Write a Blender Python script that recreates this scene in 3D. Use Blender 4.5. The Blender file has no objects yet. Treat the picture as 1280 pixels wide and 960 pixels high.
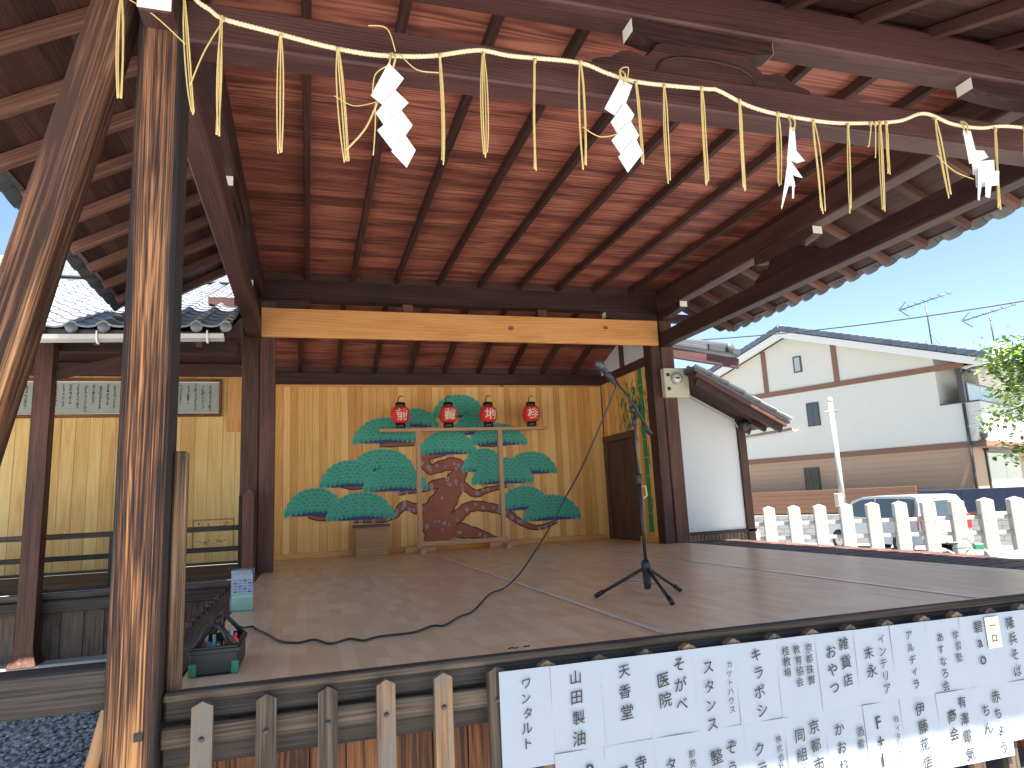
import bpy, bmesh, math, random
from mathutils import Vector, Matrix, noise
random.seed(7)
S = bpy.context.scene
COL = S.collection
R = math.radians
EYE = 1.6            # all heights below are measured from eye level; the ground lies 1.6 m lower
G = -EYE             # ground
GS = -2.0            # the street lies lower
FL = -0.70           # stage floor

# ------------------------------------------------------------------ camera, sky, sun, exposure
def cam_axes(yaw, pitch, roll):
    f = Vector((math.sin(yaw)*math.cos(pitch), math.cos(yaw)*math.cos(pitch), math.sin(pitch)))
    r = Vector((math.cos(yaw), -math.sin(yaw), 0)); u = r.cross(f)
    return r*math.cos(roll)+u*math.sin(roll), -r*math.sin(roll)+u*math.cos(roll), f
cd = bpy.data.cameras.new('camera'); cam = bpy.data.objects.new('camera', cd); COL.objects.link(cam)
cr, cu_, cf = cam_axes(R(16.92), R(9.83), R(-2.737))
cam.matrix_world = Matrix(((cr.x, cu_.x, -cf.x, 0), (cr.y, cu_.y, -cf.y, 0), (cr.z, cu_.z, -cf.z, EYE), (0, 0, 0, 1)))
cd.sensor_width = 36; cd.lens = 850/1280*36; cd.clip_start = .05; cd.clip_end = 3000
S.camera = cam
SUN_AZ, SUN_EL = 160, 67.5
W = bpy.data.worlds.new('World'); S.world = W; W.use_nodes = True
wn = W.node_tree.nodes; wl = W.node_tree.links
sky = wn.new('ShaderNodeTexSky'); sky.sky_type = 'NISHITA'; sky.sun_disc = False
sky.sun_elevation = R(SUN_EL); sky.sun_rotation = R(SUN_AZ); sky.air_density = 1.0; sky.dust_density = .3; sky.ozone_density = 1.0
bg = wn['Background']; bg.inputs[1].default_value = 0.043
wl.new(sky.outputs[0], bg.inputs[0])
sl = bpy.data.lights.new('sun', 'SUN'); sl.energy = 4.6; sl.angle = R(.5); sl.color = (1, .955, .88)
so = bpy.data.objects.new('sun', sl); COL.objects.link(so)
sd = Vector((math.sin(R(SUN_AZ))*math.cos(R(SUN_EL)), math.cos(R(SUN_AZ))*math.cos(R(SUN_EL)), math.sin(R(SUN_EL))))
so.rotation_euler = sd.to_track_quat('Z', 'Y').to_euler(); so.location = (6, -8, 20)
S.view_settings.view_transform = 'Standard'; S.view_settings.look = 'None'
S.view_settings.exposure = 2.65; S.view_settings.gamma = 1; S.view_settings.use_curve_mapping = False
try:
    S.cycles.max_bounces = 10; S.cycles.diffuse_bounces = 6; S.cycles.use_denoising = True
except Exception: pass

# ------------------------------------------------------------------ node materials
class NT:
    def __init__(s, name):
        s.m = bpy.data.materials.new(name); s.m.use_nodes = True; s.t = s.m.node_tree
        s.b = s.t.nodes['Principled BSDF']
    def n(s, ty, **k):
        x = s.t.nodes.new('ShaderNode'+ty)
        for a, v in k.items(): setattr(x, a, v)
        return x
    def put(s, x, i, v):
        if v is None: return
        if isinstance(v, bpy.types.NodeSocket): s.t.links.new(v, x.inputs[i])
        else: x.inputs[i].default_value = v
    def math(s, op, a, b=None, c=None):
        x = s.n('Math', operation=op)
        for i, v in enumerate((a, b, c)): s.put(x, i, v)
        return x.outputs[0]
    def mul(s, a, b): return s.math('MULTIPLY', a, b)
    def add(s, a, b): return s.math('ADD', a, b)
    def xyz(s, a, b, c):
        x = s.n('CombineXYZ'); s.put(x, 0, a); s.put(x, 1, b); s.put(x, 2, c); return x.outputs[0]
    def sep(s, v):
        x = s.n('SeparateXYZ'); s.put(x, 0, v); return x.outputs[0], x.outputs[1], x.outputs[2]
    def noise(s, v, scale=1, detail=2, rough=.5, dist=0):
        x = s.n('TexNoise'); s.put(x, 'Vector', v); s.put(x, 'Scale', scale); s.put(x, 'Detail', detail); s.put(x, 'Roughness', rough); s.put(x, 'Distortion', dist)
        return x.outputs[0]
    def ramp(s, f, stops, inter='LINEAR'):
        x = s.n('ValToRGB'); s.put(x, 0, f); e = x.color_ramp.elements; x.color_ramp.interpolation = inter
        while len(e) < len(stops): e.new(.5)
        for q, (p, c) in zip(e, stops): q.position = p; q.color = (*c, 1)
        return x.outputs[0]
    def mix(s, f, a, b, mode='MIX'):
        x = s.n('Mix', data_type='RGBA', blend_type=mode); s.put(x, 0, f)
        for i, v in ((6, a), (7, b)):
            if isinstance(v, tuple) and len(v) == 3: v = (*v, 1)
            s.put(x, i, v)
        return x.outputs[2]
    def bump(s, h, strength=.3, dist=.01):
        x = s.n('Bump'); s.put(x, 'Strength', strength); s.put(x, 'Distance', dist); s.put(x, 'Height', h)
        s.t.links.new(x.outputs[0], s.b.inputs['Normal'])
    def col(s, v):
        if isinstance(v, tuple) and len(v) == 3: v = (*v, 1)
        s.put(s.b, 'Base Color', v)
    def set(s, **k):
        for a, v in k.items(): s.put(s.b, a.replace('_', ' '), v)
        return s.m
    def obj(s): return s.n('TexCoord').outputs['Object']
    def rnd(s): return s.n('ObjectInfo').outputs['Random']

def wood(name, dark, mid, light, ring=55, wob=.03, tilt=.035, a=.4, b=.35, c=.45, rough=.62, bump=.25, vary=.35, grey=None, edge=None, top=None, pos=(.25, .5, .78), knots=0, spec=.35, st=.0):
    t = NT(name); x, y, z = t.sep(t.obj()); r = t.rnd()
    r2 = t.math('FRACT', t.mul(r, 17.31)); r3 = t.math('FRACT', t.mul(r, 91.7))
    xx = t.add(x, t.mul(r, 37.)); 
    n1 = t.noise(t.xyz(t.mul(xx, .9), t.mul(y, 4.), t.add(t.mul(z, 4.), t.mul(r, 9))), 1, 2)
    w = t.mul(t.add(n1, -.5), wob)
    yy = t.add(t.add(y, t.mul(t.add(r2, -.5), .12)), w)
    zz = t.add(t.add(t.add(z, t.add(t.mul(r3, .1), .03)), t.mul(t.math('SINE', t.mul(xx, .9)), tilt)), w)
    rad = t.math('SQRT', t.add(t.mul(yy, yy), t.mul(zz, zz)))
    fib = t.noise(t.xyz(t.mul(xx, 2.2), t.add(t.mul(y, 130.), t.mul(r, 50)), t.mul(z, 130.)), 1, 3, .65)
    blot = t.noise(t.xyz(t.mul(xx, 1.1), t.mul(y, 7.), t.add(t.mul(z, 7.), t.mul(r, 20))), 1, 3, .6)
    ringv = t.add(t.mul(t.math('SINE', t.add(t.add(t.mul(rad, ring*6.283), t.mul(fib, 2.)), t.mul(blot, 7.))), .5), .5)
    streak = t.noise(t.xyz(t.add(t.mul(xx, .55), t.mul(n1, .6)), t.add(t.mul(y, 42.), t.mul(r, 30)), t.mul(z, 42.)), 1, 4, .72)
    f = t.add(t.add(t.mul(t.add(ringv, -.5), a), t.mul(t.add(fib, -.5), b*2)), t.mul(t.add(blot, -.5), c*2))
    if st: f = t.add(f, t.mul(t.add(streak, -.5), st*2))
    f = t.add(t.add(f, .5), t.mul(t.add(r2, -.5), vary))
    colr = t.ramp(f, [(pos[0], dark), (pos[1], mid), (pos[2], light)])
    if knots:
        vx = t.n('TexVoronoi'); t.put(vx, 'Vector', t.xyz(t.mul(xx, 1.9), t.mul(y, 2.6), t.mul(z, 2.6))); t.put(vx, 'Scale', 1.)
        kf = t.math('LESS_THAN', t.add(vx.outputs['Distance'], t.mul(fib, .03)), knots)
        colr = t.mix(t.mul(kf, .85), colr, tuple(q*.35 for q in dark))
    if grey:
        gf = t.noise(t.xyz(t.mul(xx, 1.4), t.mul(y, 9.), t.mul(z, 9.)), 1, 4, .7)
        colr = t.mix(t.ramp(t.add(gf, t.mul(t.add(fib, -.5), .5)), [(.4, (0, 0, 0)), (.62, (1, 1, 1))]), colr, grey)
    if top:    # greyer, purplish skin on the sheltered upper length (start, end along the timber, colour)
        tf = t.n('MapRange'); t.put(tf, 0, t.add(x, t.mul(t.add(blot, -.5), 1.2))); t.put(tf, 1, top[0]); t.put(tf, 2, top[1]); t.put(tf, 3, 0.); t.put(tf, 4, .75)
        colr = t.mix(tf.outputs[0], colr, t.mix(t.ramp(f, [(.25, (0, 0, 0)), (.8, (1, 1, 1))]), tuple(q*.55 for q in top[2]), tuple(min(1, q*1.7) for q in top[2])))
    if edge:   # a dark weathered skin near the corners of the timber (half width, half depth, colour)
        hw, hd, ec = edge
        m1 = t.math('DIVIDE', t.math('ABSOLUTE', y), hw)
        ee = t.add(m1, t.add(t.mul(t.add(fib, -.5), .9), t.mul(t.add(blot, -.5), 1.3)))
        colr = t.mix(t.ramp(ee, [(.62, (0, 0, 0)), (.9, (1, 1, 1))]), colr, ec)
    t.col(colr); t.put(t.b, 'Roughness', t.add(t.mul(fib, .25), rough-.12)); t.put(t.b, 'Specular IOR Level', spec)
    t.bump(t.add(t.mul(ringv, .4), fib), bump, .004)
    return t.m

def plain(name, col, rough=.6, var=.12, scale=9., metal=0., bump=0., spec=.4, **k):
    t = NT(name); o = t.obj(); n = t.noise(o, scale, 4, .6)
    n2 = t.noise(o, scale*7, 2, .6)
    f = t.add(t.mul(n, .7), t.mul(n2, .3))
    t.col(t.ramp(f, [(.25, tuple(q*(1-var) for q in col)), (.75, tuple(min(1, q*(1+var)) for q in col))]))
    if bump: t.bump(f, bump, .01)
    t.set(Roughness=rough, Metallic=metal, Specular_IOR_Level=spec, **k)
    return t.m

M = {}
M['ceil'] = wood('ceiling_cedar', (0.1019, 0.0297, 0.0229), (0.2266, 0.0681, 0.0492), (0.4078, 0.1467, 0.0974), ring=38, a=.3, b=.25, c=.55, vary=.3, rough=.6)
M['beam'] = wood('old_timber', (0.0223, 0.0086, 0.0085), (0.0492, 0.0191, 0.0180), (0.0849, 0.0351, 0.0317), a=.22, b=.3, c=.4, rough=.58)
M['raft'] = wood('rafter_timber', (0.0236, 0.0086, 0.0073), (0.0453, 0.0164, 0.0134), (0.0788, 0.0321, 0.0244), a=.2, b=.3, c=.3)
M['eraft'] = wood('eave_rafter', (0.0568, 0.0247, 0.0180), (0.1060, 0.0468, 0.0321), (0.1817, 0.0868, 0.0577), a=.2, b=.3, c=.4)
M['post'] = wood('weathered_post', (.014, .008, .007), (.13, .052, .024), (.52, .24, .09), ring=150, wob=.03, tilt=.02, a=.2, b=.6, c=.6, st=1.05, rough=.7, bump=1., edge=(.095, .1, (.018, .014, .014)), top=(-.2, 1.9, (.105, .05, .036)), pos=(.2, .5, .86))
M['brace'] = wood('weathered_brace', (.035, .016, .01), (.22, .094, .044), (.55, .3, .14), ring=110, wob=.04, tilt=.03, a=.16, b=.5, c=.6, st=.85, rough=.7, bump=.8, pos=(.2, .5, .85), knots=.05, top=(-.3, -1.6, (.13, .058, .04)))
M['batten'] = wood('weathered_batten', (.05, .03, .022), (.19, .105, .055), (.33, .22, .13), a=.1, st=.6, b=.5, c=.5, bump=.5, rough=.7)
M['bpost'] = wood('dark_post', (0.0304, 0.0129, 0.0096), (0.0722, 0.0292, 0.0205), (0.1368, 0.0598, 0.0384), ring=60, a=.14, b=.3, c=.4, st=.4, knots=.04)
M['grey'] = wood('grey_weathered', (0.0295, 0.0203, 0.0152), (0.0859, 0.0608, 0.0438), (0.1611, 0.1194, 0.0837), a=.08, st=.55, b=.5, c=.4, bump=.5, rough=.75)
M['greyd'] = wood('grey_dark_weathered', (0.0099, 0.0084, 0.0081), (0.0297, 0.0224, 0.0189), (0.0643, 0.0514, 0.0429), a=.08, st=.55, b=.5, c=.5, bump=.4, rough=.7)
M['pale'] = wood('pale_weathered', (0.1020, 0.0504, 0.0224), (0.2520, 0.1361, 0.0571), (0.3600, 0.2167, 0.1061), a=.1, st=.6, b=.5, c=.5, bump=.5, rough=.7, grey=(.15, .13, .11))
M['skirt'] = wood('skirt_board', (0.0450, 0.0150, 0.0067), (0.1875, 0.0638, 0.0203), (0.3150, 0.1275, 0.0450), ring=90, a=.2, st=.5, b=.45, c=.5, rough=.5, bump=.5)
M['skirtg'] = wood('old_skirt_board', (0.0293, 0.0146, 0.0093), (0.0878, 0.0488, 0.0317), (0.1755, 0.1219, 0.0845), a=.1, st=.5, b=.45, c=.7, rough=.7, bump=.4, grey=(.11, .09, .075))
M['orange'] = wood('new_cedar', (0.4759, 0.1980, 0.0638), (0.6705, 0.3168, 0.1062), (0.7571, 0.3960, 0.1445), ring=26, wob=.12, tilt=.05, a=.14, b=.18, c=.3, vary=.1, rough=.5, bump=.08, knots=.1)
M['wall'] = wood('wall_cedar', (0.6106, 0.2898, 0.0804), (0.7750, 0.4172, 0.1288), (0.8689, 0.5331, 0.2039), ring=45, a=.14, b=.14, c=.22, vary=.5, rough=.5, bump=.06)
M['lwall'] = wood('pale_wall_cedar', (0.6014, 0.3344, 0.1055), (0.7572, 0.4807, 0.1720), (0.8464, 0.5957, 0.2581), ring=40, a=.16, b=.16, c=.4, vary=.4, rough=.5, bump=.06, knots=.035)
M['stand'] = wood('stand_wood', (.4, .2, .1), (.5, .27, .14), (.58, .34, .19), a=.15, b=.2, c=.2, vary=.1, rough=.5, bump=.05)
M['boxw'] = wood('box_wood', (.26, .13, .055), (.36, .19, .085), (.44, .25, .12), ring=30, a=.25, b=.2, c=.2, vary=.1, rough=.5, bump=.05)
M['boxt'] = wood('box_lid', (.08, .045, .03), (.12, .07, .045), (.17, .1, .07), vary=.1)
M['door'] = wood('door_wood', (.05, .025, .018), (.09, .045, .03), (.14, .075, .05), vary=.2)
M['white'] = plain('chalk_paint', (.8, .78, .7), .7, .05)
M['plaster'] = plain('white_plaster', (.6, .61, .61), .8, .04, 2.)
M['paper'] = plain('white_paper', (.33, .37, .43), .7, .03, 3.)
M['shide'] = plain('streamer_paper', (.78, .79, .8), .7, .03, 3.)
M['ypaper'] = plain('yellow_paper', (.8, .74, .5), .7, .03, 3.)
M['ink'] = plain('black_ink', (.02, .02, .022), .6, .2, 40)
M['gold'] = plain('lantern_lettering', (.8, .72, .55), .6, .08, 40)
M['black'] = plain('black_lacquer', (.012, .012, .014), .25, .2, 20)
M['plastic'] = plain('black_plastic', (.02, .021, .023), .45, .2, 30)
M['green'] = plain('green_plastic', (.03, .2, .1), .4, .15, 20)
M['lgreen'] = plain('pale_green_print', (.28, .62, .42), .6, .05, 8)
M['redp'] = plain('red_plastic', (.6, .05, .06), .4, .1, 20)
M['bluep'] = plain('blue_plastic', (.1, .2, .5), .4, .1, 20)
M['cable'] = plain('cable_rubber', (.03, .03, .033), .5, .2, 40)
M['dmetal'] = plain('dark_steel', (.07, .075, .08), .4, .15, 15, metal=.5)
M['metal'] = plain('grey_steel', (.35, .36, .37), .4, .15, 15, metal=.8)
M['gutter'] = plain('gutter_metal', (.42, .4, .37), .45, .12, 6, metal=.3)
M['bolt'] = plain('iron_bolt', (.09, .08, .08), .5, .3, 60, metal=.6)
M['stone'] = plain('granite', (.3, .295, .285), .85, .16, 14, bump=.4)
M['plinth'] = plain('plinth_stone', (.5, .47, .42), .85, .18, 8, bump=.4)
M['meter'] = plain('meter_box', (.5, .47, .36), .5, .06, 5)
M['straw'] = plain('straw', (.62, .47, .2), .8, .25, 120, bump=.2)
M['ropem'] = plain('rope_straw', (.74, .64, .44), .8, .2, 90, bump=.3)
M['tape'] = plain('clear_tape', (.88, .74, .64), .25, .06, 3, spec=.7)
M['hwhite'] = plain('house_siding', (.52, .51, .46), .8, .03, 1.2)
M['hbrown'] = plain('house_brown_siding', (.36, .245, .165), .8, .04, 1.2)
M['htrim'] = plain('house_trim', (.17, .085, .055), .6, .06, 3)
M['hframe'] = plain('window_frame', (.05, .045, .045), .4, .1, 6)
M['hpale'] = plain('house_fascia', (.6, .585, .54), .6, .03, 2)
M['brownf'] = plain('brown_fence', (.2, .1, .06), .7, .08, 2)
M['block'] = plain('concrete_block', (.36, .35, .34), .9, .16, 2.5, bump=.3)
M['navy'] = plain('navy_panel', (.025, .035, .07), .5, .08, 2)
M['concrete'] = plain('concrete_pole', (.27, .28, .28), .8, .1, 5)
M['carw'] = plain('white_car_paint', (.42, .43, .44), .25, .02, 1, Coat_Weight=.8)
M['tyre'] = plain('tyre_rubber', (.02, .02, .02), .8, .2, 20)
M['red'] = plain('tail_lamp', (.55, .02, .03), .2, .1, 10)
M['mat'] = plain('olive_sheet', (.5, .5, .36), .55, .08, 4)
M['bark'] = plain('bark', (.14, .1, .075), .9, .3, 20, bump=.6)
M['trunkp'] = plain('painted_trunk', (.31, .085, .045), .55, .35, 5)
M['trunkd'] = plain('painted_outline', (.045, .018, .015), .55, .2, 8)
M['bambp'] = plain('painted_bamboo', (.03, .25, .09), .55, .15, 8)
M['leafo'] = plain('painted_old_leaf', (.32, .16, .05), .55, .2, 8)
M['navyp'] = plain('painted_shade', (.02, .05, .16), .55, .2, 8)
def glassm(name, col):
    t = NT(name); t.col(col); return t.set(Roughness=.06, Specular_IOR_Level=.7)
M['glass'] = glassm('window_glass', (.035, .05, .06)); M['glassl'] = glassm('curtained_glass', (.3, .36, .36))
M['gglass'] = glassm('dial_glass', (.3, .3, .28))
def acrylic():
    t = NT('clear_acrylic'); t.col((.9, .93, .95)); return t.set(Roughness=.05, Transmission_Weight=.9, IOR=1.3)
M['acryl'] = acrylic()
def tile_mat(name, c0, c1, rough=.4):
    t = NT(name); r = t.rnd(); n = t.noise(t.obj(), 14, 4, .6)
    t.col(t.ramp(t.add(t.mul(n, .6), t.mul(r, .5)), [(.2, c0), (.85, c1)])); t.bump(n, .1, .01)
    return t.set(Roughness=rough, Specular_IOR_Level=.6)
M['tile'] = tile_mat('grey_roof_tile', (.13, .14, .155), (.3, .31, .33))
M['tiled'] = tile_mat('dark_roof_tile', (.035, .038, .043), (.085, .09, .1))
M['htile'] = tile_mat('blue_roof_tile', (.045, .06, .09), (.09, .11, .15), .45)
def lantern_red():
    t = NT('lantern_paper'); x, y, z = t.sep(t.obj())
    t.col(t.ramp(t.noise(t.obj(), 18, 3), [(.3, (.74, .025, .022)), (.7, (.85, .045, .035))])); t.bump(t.math('SINE', t.mul(z, 520.)), .4, .004)
    return t.set(Roughness=.45)
M['lred'] = lantern_red()
def pine_mat():
    t = NT('painted_pine'); u = t.n('UVMap').outputs[0]; x, y, z = t.sep(u)
    r = t.math('SQRT', t.add(t.mul(x, x), t.mul(y, y))); ang = t.math('ARCTAN2', y, x)
    s = t.mul(t.add(t.math('SINE', t.mul(ang, 34.)), 1), .5)
    c = t.ramp(r, [(.0, (.016, .17, .125)), (.16, (.013, .14, .1)), (.2, (.18, .52, .37)), (.27, (.016, .2, .145)), (.75, (.045, .39, .275)), (.93, (.07, .45, .32)), (1., (.1, .5, .37))])
    t.col(t.mix(t.mul(s, .4), c, (.016, .22, .16)))
    return t.set(Roughness=.55)
M['pine'] = pine_mat()
def floor_mat():
    t = NT('parquet_vinyl'); x, y, z = t.sep(t.obj())
    br = t.n('TexBrick'); br.offset = .37; br.offset_frequency = 1; br.squash = 1.
    t.put(br, 'Vector', t.xyz(y, x, 0.)); t.put(br, 'Scale', 1.); t.put(br, 'Brick Width', .3); t.put(br, 'Row Height', .076); t.put(br, 'Mortar Size', .0012); t.put(br, 'Mortar Smooth', .3)
    t.put(br, 'Color1', (.76, .45, .25, 1)); t.put(br, 'Color2', (.96, .68, .45, 1)); t.put(br, 'Mortar', (.62, .38, .22, 1))
    g = t.noise(t.xyz(t.mul(x, 60.), t.mul(y, 3.), 0.), 1, 4, .6); g2 = t.noise(t.xyz(t.mul(x, .9), t.mul(y, .9), 0.), 1, 3)
    c = t.mix(t.mul(g, .5), br.outputs[0], (.82, .5, .27)); c = t.mix(t.mul(g2, .3), c, (.92, .58, .33))
    t.col(c); t.put(t.b, 'Roughness', t.add(t.mul(t.noise(t.obj(), 3, 3), .08), .27)); t.bump(g, .02, .003)
    return t.set(Specular_IOR_Level=.2)
M['floor'] = floor_mat()
def ground_mat():
    t = NT('sandy_gravel_ground'); o = t.n('TexCoord').outputs['Object']
    n = t.noise(o, .6, 5, .6); n2 = t.noise(o, 45, 3, .7)
    t.col(t.ramp(t.add(t.mul(n, .5), t.mul(n2, .5)), [(.3, (.25, .245, .235)), (.5, (.32, .315, .3)), (.7, (.39, .38, .365))])); t.bump(n2, .6, .02)
    return t.set(Roughness=.95, Specular_IOR_Level=.2)
M['ground'] = ground_mat()
M['asphalt'] = plain('asphalt', (.11, .11, .112), .9, .15, 6, bump=.3)
def pebble_mat():
    t = NT('grey_pebbles'); n = t.noise(t.obj(), 30, 2); n2 = t.noise(t.obj(), 160, 2)
    t.col(t.ramp(n, [(.32, (.2, .2, .19)), (.5, (.36, .36, .345)), (.68, (.56, .55, .52))]))
    return t.set(Roughness=.8)
M['pebble'] = pebble_mat()
def leaf_mat():
    t = NT('young_leaves'); n = t.noise(t.obj(), 3, 3)
    t.col(t.ramp(n, [(.3, (.08, .16, .02)), (.7, (.17, .28, .04))]))
    return t.set(Roughness=.5, Subsurface_Weight=0.)
M['leaf'] = leaf_mat()

# ------------------------------------------------------------------ geometry helpers
XF = [Matrix.Identity(4)]
LIFT = Matrix.Translation((0, 0, EYE))
def wm(o):
    return o.matrix_basis.copy() if o.parent is None else wm(o.parent) @ o.matrix_parent_inverse @ o.matrix_basis
def attach(o, p):
    if p is not None:
        o.parent = p; o.matrix_parent_inverse = wm(p).inverted()
def place(name, me, mtx, parent):
    o = bpy.data.objects.new(name, me); COL.objects.link(o)
    o.matrix_basis = LIFT @ XF[-1] @ mtx
    attach(o, parent); return o
def thing(name, label, cat, loc, group=None):
    o = bpy.data.objects.new(name, None); COL.objects.link(o); o.empty_display_size = .2
    o.matrix_basis = LIFT @ XF[-1] @ Matrix.Translation(loc)
    o['label'] = label; o['category'] = cat
    if group: o['group'] = group
    return o
def tag(o, label, cat, group=None, kind=None):
    o['label'] = label; o['category'] = cat
    if group: o['group'] = group
    if kind: o['kind'] = kind
    return o
CACHE = {}
def boxmesh(L, w, h, mat, bev):
    k = (round(L, 4), round(w, 4), round(h, 4), mat, bev)
    if k in CACHE: return CACHE[k]
    bm = bmesh.new(); bmesh.ops.create_cube(bm, size=1)
    bmesh.ops.scale(bm, vec=(L, w, h), verts=bm.verts)
    b = min(bev, w*.3, h*.3, L*.3)
    if b > 0: bmesh.ops.bevel(bm, geom=bm.edges[:], offset=b, segments=1, affect='EDGES')
    me = bpy.data.meshes.new('timber'); bm.to_mesh(me); bm.free(); me.materials.append(M[mat]); CACHE[k] = me
    return me
def beam(name, p0, p1, w, h, mat, parent=None, up=(0, 0, 1), bev=.006):
    p0, p1 = Vector(p0), Vector(p1); d = p1-p0; L = d.length; X = d.normalized(); U = Vector(up)
    if abs(X.dot(U)) > .98: U = Vector((0, 1, 0))
    Y = U.cross(X).normalized(); Z = X.cross(Y); c = (p0+p1)/2
    m = Matrix(((X.x, Y.x, Z.x, c.x), (X.y, Y.y, Z.y, c.y), (X.z, Y.z, Z.z, c.z), (0, 0, 0, 1)))
    return place(name, boxmesh(L, w, h, mat, bev), m, parent)
def box(name, lo, hi, mat, parent=None, ax='x', bev=.006):
    c = [(a+b)/2 for a, b in zip(lo, hi)]; s = [b-a for a, b in zip(lo, hi)]
    if ax == 'x': return beam(name, (lo[0], c[1], c[2]), (hi[0], c[1], c[2]), s[1], s[2], mat, parent, bev=bev)
    if ax == 'y': return beam(name, (c[0], lo[1], c[2]), (c[0], hi[1], c[2]), s[0], s[2], mat, parent, bev=bev)
    return beam(name, (c[0], c[1], lo[2]), (c[0], c[1], hi[2]), s[0], s[1], mat, parent, bev=bev)
def mesh(name, vs, fs, mat, parent=None, smooth=False, org=None, mtx=None):
    org = Vector(org) if org is not None else Vector(vs[0])
    me = bpy.data.meshes.new(name); me.from_pydata([tuple(Vector(v)-org) for v in vs], [], fs); me.validate(); me.update()
    for q in ([mat] if isinstance(mat, str) else mat): me.materials.append(M[q])
    if smooth:
        for p in me.polygons: p.use_smooth = True
    return place(name, me, Matrix.Translation(org) @ (mtx or Matrix.Identity(4)), parent)
def prism(name, pts, axis, a, b, mat, parent=None):
    """outline pts (2D) extruded along axis ('x': pts are (y,z); 'y': (x,z); 'z': (x,y)) from a to b"""
    def P(p, t): return (t, p[0], p[1]) if axis == 'x' else ((p[0], t, p[1]) if axis == 'y' else (p[0], p[1], t))
    n = len(pts); vs = [P(p, a) for p in pts]+[P(p, b) for p in pts]
    fs = [list(range(n)), list(range(2*n-1, n-1, -1))]+[[i, i+n, (i+1) % n+n, (i+1) % n] for i in range(n)]
    o = mesh(name, vs, fs, mat, parent)
    bm = bmesh.new(); bm.from_mesh(o.data); bmesh.ops.recalc_face_normals(bm, faces=bm.faces); bm.to_mesh(o.data); bm.free()
    return o
def smooth_path(pts, k=4):
    out = []; n = len(pts); P = [Vector(p) for p in pts]
    for i in range(n-1):
        a, b, c, d = P[max(i-1, 0)], P[i], P[i+1], P[min(i+2, n-1)]
        for j in range(k):
            t = j/k; out.append(.5*((2*b)+(c-a)*t+(2*a-5*b+4*c-d)*t*t+(3*b-a-3*c+d)*t**3))
    out.append(P[-1]); return out
def tube_data(pts, r, seg=8, caps=True):
    pts = [Vector(p) for p in pts]; n = len(pts); rs = r if isinstance(r, (list, tuple)) else [r]*n
    vs = []; fs = []; prev = None
    for i, p in enumerate(pts):
        t = (pts[min(i+1, n-1)]-pts[max(i-1, 0)]).normalized()
        u = Vector((0, 0, 1)) if abs(t.z) < .95 else Vector((0, 1, 0))
        if prev is not None: u = prev
        a = (u-t*u.dot(t)).normalized(); b = t.cross(a); prev = a
        for k in range(seg):
            q = 6.28318*k/seg; vs.append(p+(a*math.cos(q)+b*math.sin(q))*rs[i])
    for i in range(n-1):
        for k in range(seg): fs.append([i*seg+k, i*seg+(k+1) % seg, (i+1)*seg+(k+1) % seg, (i+1)*seg+k])
    if caps: fs += [list(range(seg))[::-1], [(n-1)*seg+k for k in range(seg)]]
    return vs, fs
def tube(name, pts, r, mat, parent=None, seg=8):
    vs, fs = tube_data(pts, r, seg); return mesh(name, vs, fs, mat, parent, True, org=pts[0])
def join(parts):
    V_, F_ = [], []
    for v, f in parts: o = len(V_); V_ += list(v); F_ += [[i+o for i in q] for q in f]
    return V_, F_
def lathe(name, prof, c, mat, parent=None, seg=20, axis=(0, 0, 1)):
    q = Vector(axis).normalized().to_track_quat('Z', 'Y').to_matrix(); c = Vector(c); vs = []; fs = []
    for r, z in prof:
        for k in range(seg): a = 6.28318*k/seg; vs.append(c+q @ Vector((r*math.cos(a), r*math.sin(a), z)))
    for i in range(len(prof)-1):
        for k in range(seg): fs.append([i*seg+k, i*seg+(k+1) % seg, (i+1)*seg+(k+1) % seg, (i+1)*seg+k])
    fs += [list(range(seg))[::-1], [(len(prof)-1)*seg+k for k in range(seg)]]
    return mesh(name, vs, fs, mat, parent, True, org=c)
# lettering: outlines of the built-in font turned to flat meshes
_tc = bpy.data.curves.new('glyph', 'FONT'); _to = bpy.data.objects.new('glyph', _tc); COL.objects.link(_to); GL = {}
def glyph(ch, off=.012):
    k = (ch, off)
    if k not in GL:
        _tc.body = ch; _tc.offset = off; _tc.resolution_u = 3
        ev = _to.evaluated_get(bpy.context.evaluated_depsgraph_get()); me = ev.to_mesh()
        vs = [(v.co.x, v.co.y) for v in me.vertices]; fs = [list(p.vertices) for p in me.polygons]; ev.to_mesh_clear()
        if vs:
            cx = (min(v[0] for v in vs)+max(v[0] for v in vs))/2; cy = (min(v[1] for v in vs)+max(v[1] for v in vs))/2
            vs = [(a-cx, b-cy) for a, b in vs]
        GL[k] = (vs, fs)
    return GL[k]
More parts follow.
